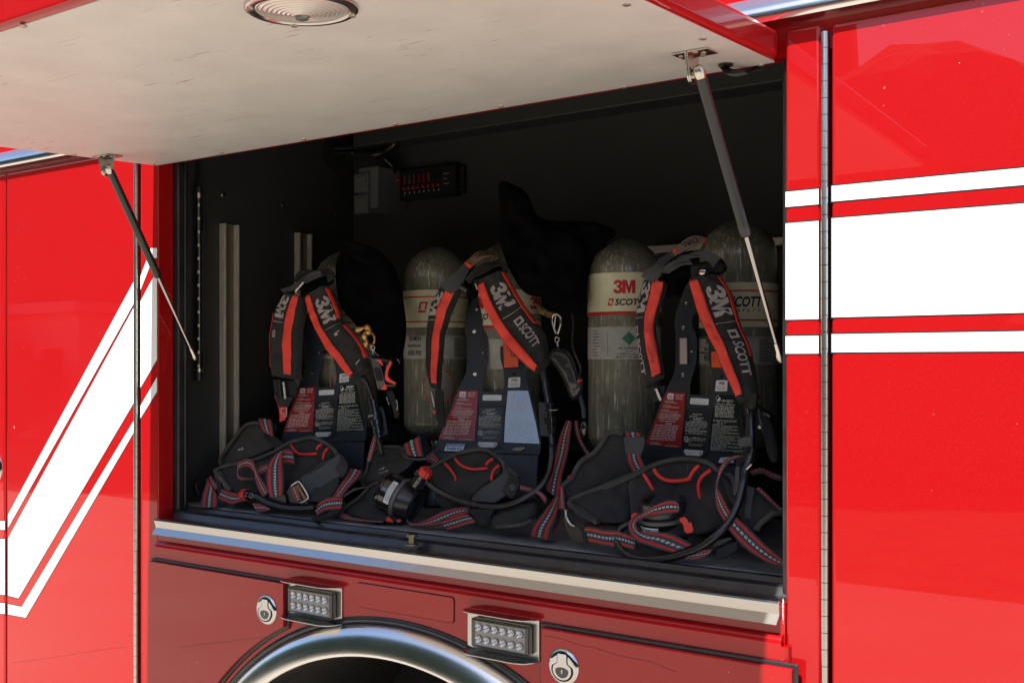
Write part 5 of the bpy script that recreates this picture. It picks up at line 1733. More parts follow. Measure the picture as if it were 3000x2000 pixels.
cl_ = slab('hose_clip', NAVYPL, E1, [(1365, 768), (1440, 762), (1470, 850), (1505, 1085), (1430, 1118), (1400, 1060), (1455, 1040), (1430, 830), (1380, 840)], [], lambda x, y, off: P(760 + x / 4, 1000 + y / 4, .196 - off), .016)
bev(cl_, .002, 2)
# brass snap, ring, red marked unit
bs = [P(760 + x / 4, 750 + y / 4, .20) for x, y in ((1140, 870), (1200, 850), (1255, 835), (1290, 850), (1285, 890), (1240, 900), (1235, 950), (1260, 1000), (1250, 1040), (1275, 1080))]
tube('brass_snap_hook', BRASS, E1, bs, .0062, 10, 5, rf=lambda L, i: 1 + .35 * math.sin(i * .7))
tube('snap_gate', BRASS, E1, [P(760 + x / 4, 750 + y / 4, .205) for x, y in ((1300, 880), (1345, 940), (1345, 1010), (1320, 1040))], .0028, 8, 5)
tube('swivel_ring', SHINY, E1, [P(760 + (1325 + 26 * math.cos(R(a))) / 4, 750 + (1075 + 28 * math.sin(R(a))) / 4, .20) for a in range(0, 360, 30)], .0020, 8, 3, True)
tube('hook_stem', SHINY, E1, pb('E 1298,1035 1318,1080 1330,1150', .2), .0026, 8, 3)
tube('lanyard', NICKEL, E1, pb('E 1335,1110 1380,1150 1435,1210', .2), .0010, 6, 3)
for dy in (0, 140):
    tube('wire_hook', SHINY, E1, [P(760 + (1592 + 50 * math.cos(R(a))) / 4, 750 + (1110 + dy + 48 * math.sin(R(a))) / 4, .30) for a in (range(-25, 206, 22) if dy == 0 else range(-110, 30, 20))], .0012, 6, 3)
u1_ = pillow('alarm_unit', BLACKPL, E1, q('E 1310,1190,.20 1380,1170,.20 1540,1200,.20 1560,1260,.20 1520,1340,.20 1540,1430,.20 1610,1480,.20 1600,1540,.20 1480,1560,.20 1400,1570,.20 1360,1400,.20 1320,1280,.20', .2), .016, 14, 7, .002, 6)
web('unit_panel', simple('dark_grey_panel', (.07, .07, .075), .5), E1, q('E 1312,1190,.182 1330,1300,.178 1365,1440,.178 1390,1560,.18'), q('E 1400,1230,.18 1430,1320,.176 1460,1440,.176 1480,1520,.178'), T=.002)
web('unit_window', BLACKPL, E1, q('E 1340,1310,.174 1365,1400,.174 1380,1460,.174'), q('E 1410,1320,.174 1435,1400,.174 1440,1460,.174'), T=.003)
for a_, b_ in (('E 1350,1215,.176 1400,1240,.176 1440,1285,.176', 'E 1420,1212,.176 1435,1240,.176 1448,1270,.176'), ('E 1535,1225,.176 1515,1270,.176 1490,1320,.176 1475,1400,.176 1490,1460,.176 1590,1500,.178', 'E 1552,1250,.176 1535,1290,.176 1512,1340,.176 1505,1400,.176 1530,1440,.176 1605,1490,.178'),
               ('E 1425,1560,.174 1450,1530,.174 1472,1500,.174', 'E 1490,1565,.174 1490,1540,.174 1490,1505,.174')):
    web('unit_marking', REDREFL, E1, q(a_), q(b_), T=.002)
web('webbing_strap', DARKWEB, E1, q('J 1490,590,.21 1530,700,.21 1560,760,.21 1590,900,.22'), q('J 1560,570,.21 1600,680,.21 1620,760,.21 1640,880,.22'), T=.004)
tube('d_ring', SHINY, E1, pb('J 1492,650 1505,700 1520,740', .2), .0016, 6, 3)
tube('d_ring', SHINY, E1, pb('J 1605,690 1620,740 1612,800', .2), .0016, 6, 3)
# belt parts
pw = pillow('waist_wing', PADBACK, E1, q('A 340,700,.20 400,570,.22 480,460,.235 560,350,.25 640,270,.26 780,235,.26 860,310,.25 950,430,.24 1040,470,.23 900,560,.22 700,640,.20 500,700,.18 380,735,.17', .22), .007, 20, 8, .003, 33)
binding(pw, 'A 348,720,.165 340,660,.18 400,560,.205 480,450,.22 560,340,.235 630,268,.25 700,240,.25 780,232,.25 830,260,.25', .22, .0050)
mb = MB()
text_mb(mb, '10-23', lambda a, b: P(560 + (545 + a * .98) / 4, 1180 + (560 - a * .28 - b) / 4, .198), 20, 66, .01)
mb.build('belt_lettering', PRINTW, pw)
lp1 = pillow('lumbar_pad', PAD, E1, q('A 345,760,.16 480,730,.17 700,690,.19 900,620,.205 1060,535,.215 1160,470,.225 1300,440,.235 1420,415,.24 1520,450,.24 1610,510,.235 1680,580,.23 1680,640,.225 1600,690,.215 1500,750,.20 1420,820,.185 1320,900,.17 1380,1060,.15 1100,1180,.12 800,1130,.115 470,1020,.12 400,900,.135', .17), .010, 34, 10, .005, 36)
binding(lp1, 'A 335,760,.15 430,730,.16 560,705,.17 700,675,.18 820,635,.19 960,575,.20 1060,518,.21 1160,462,.218 1300,425,.228 1420,405,.232 1520,440,.232 1620,500,.228 1695,575,.222 1690,650,.215 1600,690,.205 1500,745,.19 1420,812,.175 1310,880,.16', .19, .0052)
binding(lp1, 'A 330,770,.145 290,800,.14 330,860,.13 380,920,.125 410,970,.115 450,1010,.105', .12, .0070)
pillow('belt_end', PAD, E1, q('A 290,790,.14 340,840,.13 400,910,.125 460,990,.115 450,1020,.11 380,1010,.12 300,930,.13 270,860,.14', .13), .010, 12, 7, .002, 38)
pillow('hip_panel', PAD, E1, q('A 1420,830,.17 1600,700,.19 1720,590,.20 1800,640,.19 1830,760,.18 1750,880,.165 1700,1050,.14 1560,1140,.115 1400,1150,.11 1330,1060,.13', .16), .012, 24, 9, .004, 41)
for s_ in ('A 1168,490 1210,550 1260,590 1340,600 1475,592', 'A 1475,545 1490,505 1530,485', 'A 1548,665 1555,600 1580,555 1605,530'):
    piping(lp1, s_, .198, .0034)
web('pull_webbing', GREYWEB, E1, q('A 1280,890,.135 1420,820,.155 1560,730,.17 1690,640,.18 1740,590,.185'), q('A 1390,1080,.12 1500,1000,.135 1640,910,.15 1740,850,.16 1790,800,.165'), T=.0045)
web('snap_tab', PAD, E1, q('A 1690,760,.160 1740,690,.168 1760,620,.178'), q('A 1770,880,.158 1830,780,.165 1835,700,.175'), T=.005)
# buckle
fr_ = slab('buckle_plate', BLACKPL, E1, rnd([(1100, 1070), (1190, 930), (1260, 900), (1420, 1130), (1340, 1200), (1170, 1190)], 20), [], lambda x, y, off: P(560 + x / 4, 1180 + y / 4, .112 - off), .006)
bev(fr_, .002, 2)
tube('buckle_bar', NICKEL, E1, pb('A 1165,990,.104 1190,960,.100 1250,922,.100 1275,930,.100 1330,1010,.100 1372,1095,.100 1360,1130,.100 1300,1165,.100 1270,1160,.104', .1), .0030, 8, 5)
slab('buckle_bar', simple('bronze_bar', (.16, .13, .08), .3, .8), E1, [(1225, 965), (1255, 950), (1360, 1130), (1330, 1150)], [], lambda x, y, off: P(560 + x / 4, 1180 + y / 4, .100 - off), .003)
web('webbing_strap', WEB, E1, q('A 1165,1000,.104 1230,1150,.102'), q('A 1240,970,.104 1300,1140,.102'), T=.003)
# red striped webbing
web('webbing_strap', WEB, E1, q('A 190,880,.13 170,960,.12 130,1100,.11 112,1222,.10'), q('A 240,990,.13 300,1060,.12 310,1130,.11 308,1225,.10'), T=.003)
web('webbing_strap', WEB, E1, q('A 325,985,.115 420,1025,.11 520,1050,.105 610,1070,.10'), q('A 320,1125,.11 420,1165,.105 480,1190,.10 600,1150,.095'), T=.003)
web('pull_webbing', DARKWEB, E1, q('A 300,925,.12 320,1040,.11 330,1090,.11'), q('A 360,935,.115 345,1000,.11 335,1060,.11'), T=.004)
web('webbing_strap', WEB, E1, q('A 235,850,.14 280,920,.13 330,960,.12'), q('A 210,880,.14 240,970,.13 290,1020,.12'), T=.003)
web('webbing_loop', WEB, E1, q('A 1030,570,.16 960,640,.15 900,730,.135 885,860,.12 890,980,.11 925,1105,.105'), q('A 1080,560,.17 1065,650,.155 1075,760,.14 1085,880,.125 1085,980,.115 1075,1080,.105'), T=.003)
web('webbing_loop', WEB, E1, q('A 1070,545,.175 1130,545,.175 1190,560,.175'), q('A 1070,715,.17 1130,710,.17 1215,715,.17'), T=.003)
web('webbing_loop', WEB, E1, q('A 540,790,.13 560,700,.14 650,655,.145 720,670,.145 760,760,.14 800,850,.13 870,960,.12 920,1040,.115'), q('A 545,880,.12 555,790,.13 620,745,.135 690,760,.135 740,830,.13 750,900,.12 790,1010,.11 840,1100,.105'), T=.003)
web('webbing_loop', WEB, E1, q('A 545,790,.13 570,860,.125 640,880,.13 730,880,.14'), q('A 545,880,.12 580,905,.12 650,900,.125 730,890,.135'), T=.003)
web('webbing_strap', WEB, E1, q('A 760,790,.15 820,740,.15 900,705,.16'), q('A 770,840,.145 840,820,.15 900,800,.155'), T=.003)
web('webbing_strap', WEB, E1, q('A 712,1170,.10 820,1180,.10 930,1235,.10'), q('A 780,1275,.095 860,1272,.095 930,1250,.098'), T=.003)
web('webbing_strap', WEB, E1, q('A 1860,765,.19 1800,880,.17 1740,970,.15 1680,1070,.13 1650,1100,.12'), q('A 2010,800,.19 1960,880,.17 1880,960,.15 1800,1050,.13 1760,1110,.12'), T=.003)
web('webbing_strap', WEB, E1, q('A 1450,1225,.11 1520,1150,.115 1600,1110,.12 1700,1095,.12 1780,1105,.125'), q('A 1480,1320,.095 1560,1270,.10 1640,1255,.105 1700,1255,.105 1760,1240,.11'), T=.003)
web('webbing_strap', DARKWEB, E1, q('A 1410,1350,.09 1500,1330,.095 1600,1290,.10 1700,1240,.11 1790,1150,.13'), q('A 1430,1395,.085 1520,1375,.09 1620,1340,.095 1730,1280,.105 1810,1180,.13'), T=.003)
wl = web('webbing_loop', WEB, E1, q('A 785,180,.235 800,240,.225 850,340,.22'), q('A 940,200,.24 955,290,.23 970,400,.222'), T=.003)
web('webbing_loop', DARKWEB, E1, q('A 940,205,.245 990,240,.26 1010,310,.26 960,380,.25'), q('A 850,340,.222 860,400,.215 910,430,.215 970,400,.222'), T=.003)
web('webbing_strap', DARKWEB, E1, q('A 850,340,.225 880,420,.22 960,500,.22 990,540,.22'), q('A 960,360,.23 990,400,.225 1040,440,.22 1090,480,.22'), T=.004)
web('webbing_strap', WEB, E1, q('A 2140,380,.20 2110,480,.19 2080,600,.18 2060,680,.18'), q('A 2190,400,.20 2160,500,.19 2130,600,.18 2110,680,.18'), T=.003)
h1_ = hose(E1, pb('A 720,1060,.105 800,1110,.10 900,1165,.098 1050,1215,.096 1200,1235,.096 1350,1235,.098 1450,1225,.10', .1), .0072)
ka = P(560 + 655 / 4, 1180 + 1075 / 4, .105)
kb = P(560 + 565 / 4, 1180 + 1085 / 4, .108)
knob(E1, ka, (kb - ka).normalized(), .0150, .020)
fitting(E1, 'A 655,1070 790,1105', .104, [(0, .012), (.12, .014), (.3, .014), (.34, .010), (.5, .010), (.55, .0125), (.75, .0125), (.8, .0085), (1, .0078)])
slab('buckle_plate', BLACKPL, E1, rnd([(880, 1110), (1100, 1070), (1115, 1190), (980, 1200)], 14), [], lambda x, y, off: P(560 + x / 4, 1180 + y / 4, .106 - off), .006)
tube('regulator_tab', BLACKPL, E1, pb('A 200,800 110,860 60,920 60,990 90,1070', .14), .0035, 8, 5)
slab('release_clip', NAVYPL, E1, rnd([(1775, 1085), (1900, 1000), (2050, 975), (2050, 990), (1910, 1025), (1790, 1105)], 5), [], lambda x, y, off: P(560 + x / 4, 1180 + y / 4, .125 - off), .004)

# ================================================================ set 3 (right)
E3, g3, n3, c3_, bp3 = make_set(3)
pI = lambda x, y, off=0.0: PP(x / 4 + 1720, y / 4 + 1020, c3_, n3, off)
bt_ = slab('blank_tag', simple('pale_pink_tag', (.46, .40, .39), .5, 0, .3), bp3, [(1085, -120), (1170, -120), (1173, 185), (1086, 183)], [], lambda x, y, off: pI(x, y, .0042 + off), .0008)
mb = MB()
for a in ((1092, -112, 1163, -110), (1092, 174, 1165, 176), (1092, -112, 1094, 176), (1163, -112, 1165, 176)):
    mb.add([pI(x, y, .0047) for x, y in ((a[0], a[1]), (a[2], a[1]), (a[2], a[3]), (a[0], a[3]))], [[0, 1, 2, 3]])
mb.build('tag_border', PRINTR, bt_)
og = slab('orange_tag', LABELO, bp3, rnd([(1455, 40), (1620, 40), (1625, 228), (1460, 222)], 12), [], lambda x, y, off: pI(x, y, .006 + off), .0010)
mb = MB()
text_mb(mb, 'Flag Team', lambda a, b: pI(1478 + b, 85 + a, .0068), 14, 80, .01)
mb.build('tag_lettering', PRINTB, og)
s4 = slab('number_sticker', LABELW, bp3, rnd([(1562, 1280), (1720, 1270), (1715, 1338), (1536, 1338)], 3, 2), [], lambda x, y, off: pI(x, y, .0075 + off), .0008)
mb = MB()
text_mb(mb, '4212', lambda a, b: pI(1590 + a + b * .2, 1320 - b, .0081), 26, 74, .01)
mb.build('sticker_lettering', PRINTB, s4)
A = q('HH 1195,560,.29 1222,680,.285 1260,820,.28 1320,1010,.27 1382,1150,.26 1440,1280,.25 1505,1400,.24 I 1560,190,.23 1635,350,.215 1700,490,.205 1758,625,.20')
B = q('HH 1550,500,.30 1632,620,.30 1700,740,.295 1745,900,.29 1795,1080,.28 1850,1220,.27 1905,1340,.26 I 1945,120,.25 1975,270,.235 1998,410,.225 2015,570,.215')
s3, o3 = shoulder(E3, A, B, (.03, .33, .03, .975), 51.0, [(.93, 1.0, .02, .70)])
mb = MB()
strap_text(mb, s3, '3M', .42, .90, s3.L[-1] * .10, s3.L[-1] * .25, .055)
strap_text(mb, s3, 'SCOTT', .58, .86, s3.L[-1] * .57, s3.L[-1] * .30, .03, .2)
for a in ((.0, .58, .10, .63), (.0, .58, .025, .84), (.0, .78, .10, .84), (.075, .58, .10, .84)):
    L0 = s3.L[-1] * .475
    mb.add([s3.S(u, L0 + s3.L[-1] * .075 / .10 * l_, .0012) for l_, u in ((a[0], a[1]), (a[2], a[1]), (a[2], a[3]), (a[0], a[3]))], [[0, 1, 2, 3]])
for k in range(8):
    u0, u1 = .36 + .07 * k, .36 + .07 * (k + 1)
    mb.add([s3.S(u, s3.L[-1] * .405 + d_, .0012) for u, d_ in ((u0, 0), (u1, 0), (u1, .0016), (u0, .0016))], [[0, 1, 2, 3]])
mb.build('strap_lettering', GREYPRINT, o3)
A = q('HH 665,560,.30 622,700,.295 590,850,.29 568,1000,.285 572,1150,.28 588,1300,.275 605,1450,.27 I 625,180,.265 650,320,.26 682,455,.255')
B = q('HH 945,590,.31 925,700,.31 895,810,.305 842,960,.30 815,1080,.295 818,1200,.29 845,1330,.285 872,1480,.28 I 895,200,.275 910,320,.27 930,440,.265')
s3l, o3l = shoulder(E3, A, B, (.47, .90, .0, .975), 55.0, None, .014)
mb = MB()
strap_text(mb, s3l, '3M', .08, .42, s3l.L[-1] * .02, s3l.L[-1] * .29, .055)
strap_text(mb, s3l, 'SCOTT', .04, .20, s3l.L[-1] * .55, s3l.L[-1] * .36, .03)
for a in ((.435, .04, .52, .07), (.435, .04, .45, .16), (.435, .13, .52, .16), (.50, .04, .52, .16)):
    mb.add([s3l.S(u, s3l.L[-1] * l_, .0012) for l_, u in ((a[0], a[1]), (a[2], a[1]), (a[2], a[3]), (a[0], a[3]))], [[0, 1, 2, 3]])
for k in range(6):
    u0, u1 = .05 + .06 * k, .05 + .06 * (k + 1)
    mb.add([s3l.S(u, s3l.L[-1] * .36 + d_, .0012) for u, d_ in ((u0, 0), (u1, 0), (u1, .0016), (u0, .0016))], [[0, 1, 2, 3]])
mb.build('strap_lettering', GREYPRINT, o3l)
web('drag_loop', GREYWEB, E3, q('HH 635,520,.285 700,440,.285 790,390,.29 850,320,.30 930,270,.31 1000,230,.315'), q('HH 760,590,.28 820,520,.28 900,440,.285 930,370,.295 980,310,.305 1040,280,.31'), T=.004, wr=.002)
lp = Strap(q('HH 1000,225,.312 1080,150,.32 1160,85,.33 1250,48,.34 1340,55,.345 1410,85,.35'), q('HH 1030,275,.305 1110,235,.31 1200,190,.32 1290,150,.33 1370,120,.34 1420,105,.345'), T=.003)
lo = lp.build('drag_loop_tag', simple('pale_leather_tag', (.26, .19, .165), .75, var=(50, .3)), E3)
mb = MB()
vs, fs, tw = text2('DRL', .01)
mb.add([lp.S(.22 + .6 * b / .7, lp.L[-1] * (.74 - .46 * a / tw), .0010) for a, b in vs], fs)
mb.build('tag_lettering', PRINTB, lo)
web('tag_end', REDREFL, E3, q('HH 1000,215,.310 1035,190,.312'), q('HH 1045,255,.305 1055,215,.308'), T=.004)
web('tag_end', REDREFL, E3, q('HH 1350,90,.338 1385,80,.342'), q('HH 1365,130,.335 1400,105,.34'), T=.004)
web('carry_handle', GREYWEB, E3, q('HH 1100,280,.30 1200,260,.295 1320,230,.29 1420,225,.285 1500,250,.285 1560,300,.29'), q('HH 1090,330,.295 1200,300,.29 1300,290,.285 1380,310,.28 1440,370,.28 1480,420,.285'), T=.004, wr=.0015)
web('carry_handle', GREYWEB, E3, q('HH 850,470,.29 960,370,.29 1060,330,.295 1200,330,.295'), q('HH 950,480,.285 1040,420,.285 1120,380,.29 1230,370,.29'), T=.005, wr=.003)
web('carry_handle', GREYWEB, E3, q('HH 1050,300,.30 1150,290,.30 1260,230,.305 1310,225,.305'), q('HH 1060,330,.295 1160,315,.295 1260,290,.30 1320,245,.30'), T=.004, wr=.002)
pillow('neck_pad', BAGF, E3, q('HH 830,560,.31 900,500,.32 1000,430,.33 1100,380,.33 1220,380,.32 1180,520,.32 1100,520,.32 1020,560,.315 980,620,.31 900,620,.31', .31), .012, 14, 8)
pillow('neck_pad', DARKWEB, E3, q('HH 1215,400,.30 1300,360,.305 1420,340,.31 1560,300,.32 1640,420,.32 1560,500,.31 1400,500,.30 1240,560,.295', .31), .010, 14, 8)
lathe('swivel', SHINY, E3, [(-.012, .0085), (0, .0092), (.010, .008), (.013, .004)], P(1720 + 1372 / 4, 680 + 470 / 4, .275), (0, -1, .2), 18)
spring(E3, 'I 812,470 868,610', .255, .0042, 14)
web('shoulder_webbing', DARKWEB, E3, q('I 700,450,.26 730,520,.26 780,640,.26'), q('I 920,440,.262 900,520,.262 880,600,.262'), T=.004)
web('shoulder_webbing', DARKWEB, E3, q('I 1830,610,.21 1850,760,.21 1870,900,.21'), q('I 2000,580,.215 1990,700,.215 1960,900,.215'), T=.004)
# hose: down the right side, round the front
hose(E3, pb('I 1925,600,.20 1930,760,.195 1925,900,.19 1935,1100,.18 D 1840,300,.16 1780,480,.15 1755,620,.145 1700,840,.13 1600,1050,.115 1450,1220,.10 1250,1370,.092 1000,1465,.088 750,1510,.086 500,1500,.088 350,1420,.09 270,1290,.10 300,1170,.115 380,1110,.125 430,1095,.13', .2), .0080)
for a_, b_, r_ in (('D 1850,190 1835,360', 0, .0115), ('D 1845,-260 1850,-200', 0, .0105)):
    fitting(E3, a_, .165, [(0, r_ * .8), (.05, r_), (.95, r_), (1, r_ * .8)])
mb = MB()
for s_, x, y, w_, an in (('SCOTT', 1632, 1035, 115, -62), ('MADE IN U.S.A.', 1700, 905, 300, -73)):
    ca, sa = math.cos(R(an)), math.sin(R(an))
    text_mb(mb, s_, lambda a, b: P(1740 + (x + a * ca + b * -sa * -1 * .0 + b * sa) / 4, 1260 + (y + a * sa - b * ca) / 4, .108 + (.026 if y < 1000 else .0) * (a / 300)), 15, w_, .01)
E3.name
bev(slab('hose_clip', BLACKPL, E3, rnd([(1895, 100), (1990, 110), (1925, 700), (1850, 880), (1750, 960), (1740, 900), (1830, 780)], 14), [], lambda x, y, off: P(1720 + x / 4, 1260 + (y - 540) / 4, .19 - off), .014), .002, 2)
web('hose_band', GREYWEB, E3, q('D 1690,110,.17 1760,80,.165 1850,80,.16'), q('D 1700,180,.17 1760,190,.165 1860,195,.16'), T=.003)
tube('slide_bar', NICKEL, E3, pb('D 1790,455 1850,395', .14), .0022, 8, 2)
pillow('alarm_unit', BLACKPL, E3, q('I 1980,650,.26 2060,700,.26 2180,760,.26 2200,900,.26 2260,1150,.25 2230,1260,.25 2130,1200,.25 2060,1000,.25 2000,850,.25', .25), .016, 14, 8, .003, 60)
pillow('belt_pouch', DARKWEB, E3, q('I 2060,800,.24 2160,850,.24 2230,1080,.23 2250,1300,.22 2160,1330,.21 2090,1150,.22', .23), .010, 14, 8, .003, 61)
tube('d_ring', NICKEL, E3, pb('I 2010,910 2030,940', .235), .003, 6, 2)
web('webbing_strap', WEB, E3, q('D 1830,480,.20 1950,440,.21 2080,490,.22 2210,545,.23'), q('D 1850,520,.19 1980,500,.20 2090,560,.21 2215,590,.22'), T=.003)
web('webbing_strap', WEB, E3, q('D 1890,690,.18 2000,790,.18 2110,890,.18 2215,990,.18'), q('D 1940,660,.185 2040,760,.185 2140,860,.185 2220,930,.185'), T=.003)
# belt: left wing, front arm, lumbar pad, right wing
pw = pillow('waist_wing', PAD, E3, q('C 1160,810,.21 1260,720,.22 1340,580,.24 1420,500,.25 1520,440,.26 1620,330,.27 1690,220,.28 1790,180,.28 1890,215,.28 1960,400,.27 2000,640,.26 1800,760,.25 1500,880,.22 1280,960,.19 1200,960,.185', .24), .008, 22, 9, .004, 71)
binding(pw, 'C 1165,985,.175 1160,820,.20 1262,715,.215 1330,580,.23 1400,500,.24 1510,435,.25 1600,330,.262 1660,235,.27 1700,195,.275 1800,180,.275 1870,205,.275', .24, .0056)
binding(pw, 'C 1215,825,.205 1340,818,.21 1470,825,.215', .2, .0010)
la_ = pillow('waist_arm', PAD, E3, q('C 1250,985,.15 1400,915,.16 1600,850,.18 1800,760,.20 1960,690,.215 1990,900,.205 1960,1160,.17 1880,1230,.13 1600,1240,.12 1500,1130,.12 1340,1040,.13', .17), .006, 30, 9, .006, 73)
binding(la_, 'C 1230,990,.14 1300,945,.15 1450,885,.165 1600,830,.18 1800,745,.20 2000,660,.215 2160,590,.225 2352,515,.235', .2, .0048)
binding(la_, 'C 1232,1000,.14 1270,1060,.13 1380,1130,.122 1480,1190,.116 1560,1245,.112', .13, .0060)
pillow('belt_end', PAD, E3, q('C 1250,1010,.135 1340,1035,.13 1460,1100,.125 1560,1180,.12 1590,1250,.112 1480,1240,.112 1350,1180,.12 1270,1090,.128', .12), .010, 12, 8, .002, 75)
lp3 = pillow('lumbar_pad', PAD, E3, q('D 410,600,.20 560,520,.21 720,430,.225 860,385,.235 1080,360,.24 1280,380,.24 1420,440,.235 1500,560,.225 1600,720,.215 1660,900,.20 1600,1080,.17 1420,1180,.15 1200,1230,.13 900,1260,.12 600,1180,.12 450,1050,.14 415,800,.18', .19), .020, 40, 10, .006, 77)
binding(lp3, 'D 0,750,.18 140,690,.185 300,605,.192 470,530,.20 640,440,.213 800,375,.224 950,345,.23 1080,335,.232 1250,355,.232 1380,405,.228 1450,480,.22', .21, .0052)
for s_ in ('D 705,450 740,510 800,560 880,590 1000,590 1110,570 1140,520 1180,460 1230,410', 'D 580,510 640,600 690,690 730,800', 'D 1372,465 1290,520 1235,600 1225,700 1250,820 1280,920 1330,1010 1400,1100 1480,1180'):
    piping(lp3, s_, .186, .0040)
binding(lp3, 'D 1098,400,.196 1100,470,.19', .19, .0010)
pillow('waist_wing', PAD, E3, q('D 1500,540,.22 1620,600,.21 1760,660,.20 1880,690,.19 2000,790,.185 2120,900,.18 2210,960,.175 2120,990,.16 1990,1080,.15 1890,1200,.13 1800,1150,.14 1700,1000,.16 1580,800,.19', .18), .012, 22, 9, .005, 79)
binding(E3, 'D 2200,965,.165 2100,975,.15 2010,1040,.142 1940,1110,.135 1900,1180,.13', .15, .0058)
web('pull_webbing', GREYWEB, E3, q('D 1530,500,.20 1590,560,.19 1620,650,.18 1640,760,.175'), q('D 1600,500,.20 1650,570,.19 1670,650,.18 1690,760,.17'), T=.003)
web('pull_webbing', GREYWEB, E3, q('D 1665,420,.16 1655,560,.155 1650,780,.15'), q('D 1710,430,.16 1705,560,.155 1700,700,.15'), T=.003)
web('pull_webbing', GREYWEB, E3, q('D 1800,640,.175 1790,800,.165 1770,1000,.15 1850,1130,.14'), q('D 1885,680,.175 1860,820,.165 1840,1000,.15 1860,1140,.14'), T=.003)
# short webbing with stitched box on the left wing
web('webbing_strap', WEB, E3, q('I 440,985,.275 450,1040,.27'), q('I 630,990,.275 640,1040,.27'), T=.003)
web('pull_webbing', GREYWEB, E3, q('I 430,1040,.268 445,1130,.262 455,1235,.258'), q('I 678,1045,.268 672,1150,.262 630,1265,.258'), T=.005)
web('webbing_strap', WEB, E3, q('I 462,1230,.255 470,1310,.248 500,1390,.24 530,1440,.23'), q('I 630,1262,.256 650,1320,.248 690,1385,.24 730,1430,.232'), T=.003)
# front webbing
web('webbing_strap', WEBO, E3, q('C 1405,1290,.105 1480,1285,.10 1600,1315,.10 1700,1325,.10 1790,1330,.10 1900,1370,.10 2010,1410,.10'), q('C 1440,1470,.10 1530,1490,.095 1640,1515,.092 1750,1530,.092 1850,1530,.092 1930,1545,.092 1990,1560,.092'), T=.003)
web('webbing_loop', WEB, E3, q('C 1405,1245,.125 1500,1250,.13 1640,1240,.14 1780,1222,.15 1900,1240,.15'), q('C 1410,1290,.115 1500,1285,.12 1640,1285,.13 1780,1275,.14 1890,1290,.14'), T=.003)
web('pull_webbing', DARKWEB, E3, q('C 1325,1165,.118 1390,1260,.11 1400,1330,.105 1440,1470,.10'), q('C 1440,1190,.115 1410,1240,.108 1425,1320,.104 1470,1480,.098'), T=.004)
web('webbing_loop', WEB, E3, q('D 1000,900,.100 980,840,.102 900,815,.102 800,840,.100 700,890,.098 620,940,.098 520,990,.11 430,1040,.10 400,1120,.095 430,1220,.09 520,1310,.088 640,1350,.088 780,1400,.088 920,1430,.088'),
    q('D 1005,920,.099 985,960,.097 880,975,.096 760,985,.096 650,1000,.096 560,1040,.098 500,1080,.105 500,1130,.10 540,1185,.10 620,1200,.10 720,1195,.10 860,1200,.10 1000,1250,.10 1160,1340,.10'), T=.003)
web('webbing_loop', WEB, E3, q('D 600,1000,.1 720,940,.1 860,900,.1 950,880,.103'), q('D 610,1030,.098 740,1000,.098 880,985,.098 1000,930,.101'), T=.003)
web('webbing_strap', WEBO, E3, q('D 1160,1440,.088 1290,1400,.09 1400,1390,.095'), q('D 1050,1510,.084 1200,1510,.085 1330,1470,.088'), T=.003)
web('webbing_strap', WEB, E3, q('D 1640,300,.17 1560,340,.165 1480,430,.155 1440,560,.145 1420,700,.14 1430,860,.13 1460,960,.122 1520,1060,.115 1600,1190,.105 1740,1350,.098 1880,1460,.09 2060,1560,.088 2240,1600,.09'),
    q('D 1760,300,.17 1640,340,.165 1560,400,.155 1470,560,.148 1445,660,.145 1500,760,.138 1560,880,.13 1620,970,.122 1700,1040,.118 1850,1180,.11 1990,1320,.10 2140,1450,.095 2260,1540,.095'), T=.003)
bev(slab('side_release_buckle', NAVYPL, E3, rnd([(1350, 1360), (1450, 1290), (1600, 1250), (1620, 1270), (1480, 1340), (1370, 1385)], 8), [], lambda x, y, off: P(1740 + x / 4, 1260 + y / 4, .10 - off), .008), .002, 2)
web('webbing_strap', DARKWEB, E3, q('D 1450,1400,.095 1560,1350,.10 1690,1300,.105'), q('D 1430,1510,.088 1540,1490,.09 1680,1400,.098'), T=.004)
# long narrow flap and buckle at the far left of this set
web('webbing_strap', WEB, E3, q('C 1130,850,.18 1120,950,.17 1110,1080,.15'), q('C 1160,840,.18 1175,950,.17 1190,1100,.15'), T=.003)
slab('side_release_buckle', BLACKPL, E3, rnd([(1160, 1180), (1215, 1060), (1290, 1250), (1370, 1330), (1400, 1470), (1290, 1470), (1230, 1400)], 14), [], lambda x, y, off: P(1360 + x / 4, 1220 + y / 4, .112 - off), .012)
tube('slide_bar', NICKEL, E3, pb('C 1190,1090 1200,1180 1250,1260 1300,1285', .106), .0028, 8, 4)
tube('strap_keeper', PRINTR, E3, pb('C 1220,700 1245,715', .205), .0035, 6, 2)
tube('strap_keeper', PRINTR, E3, pb('C 1130,830 1150,850', .18), .0035, 6, 2)
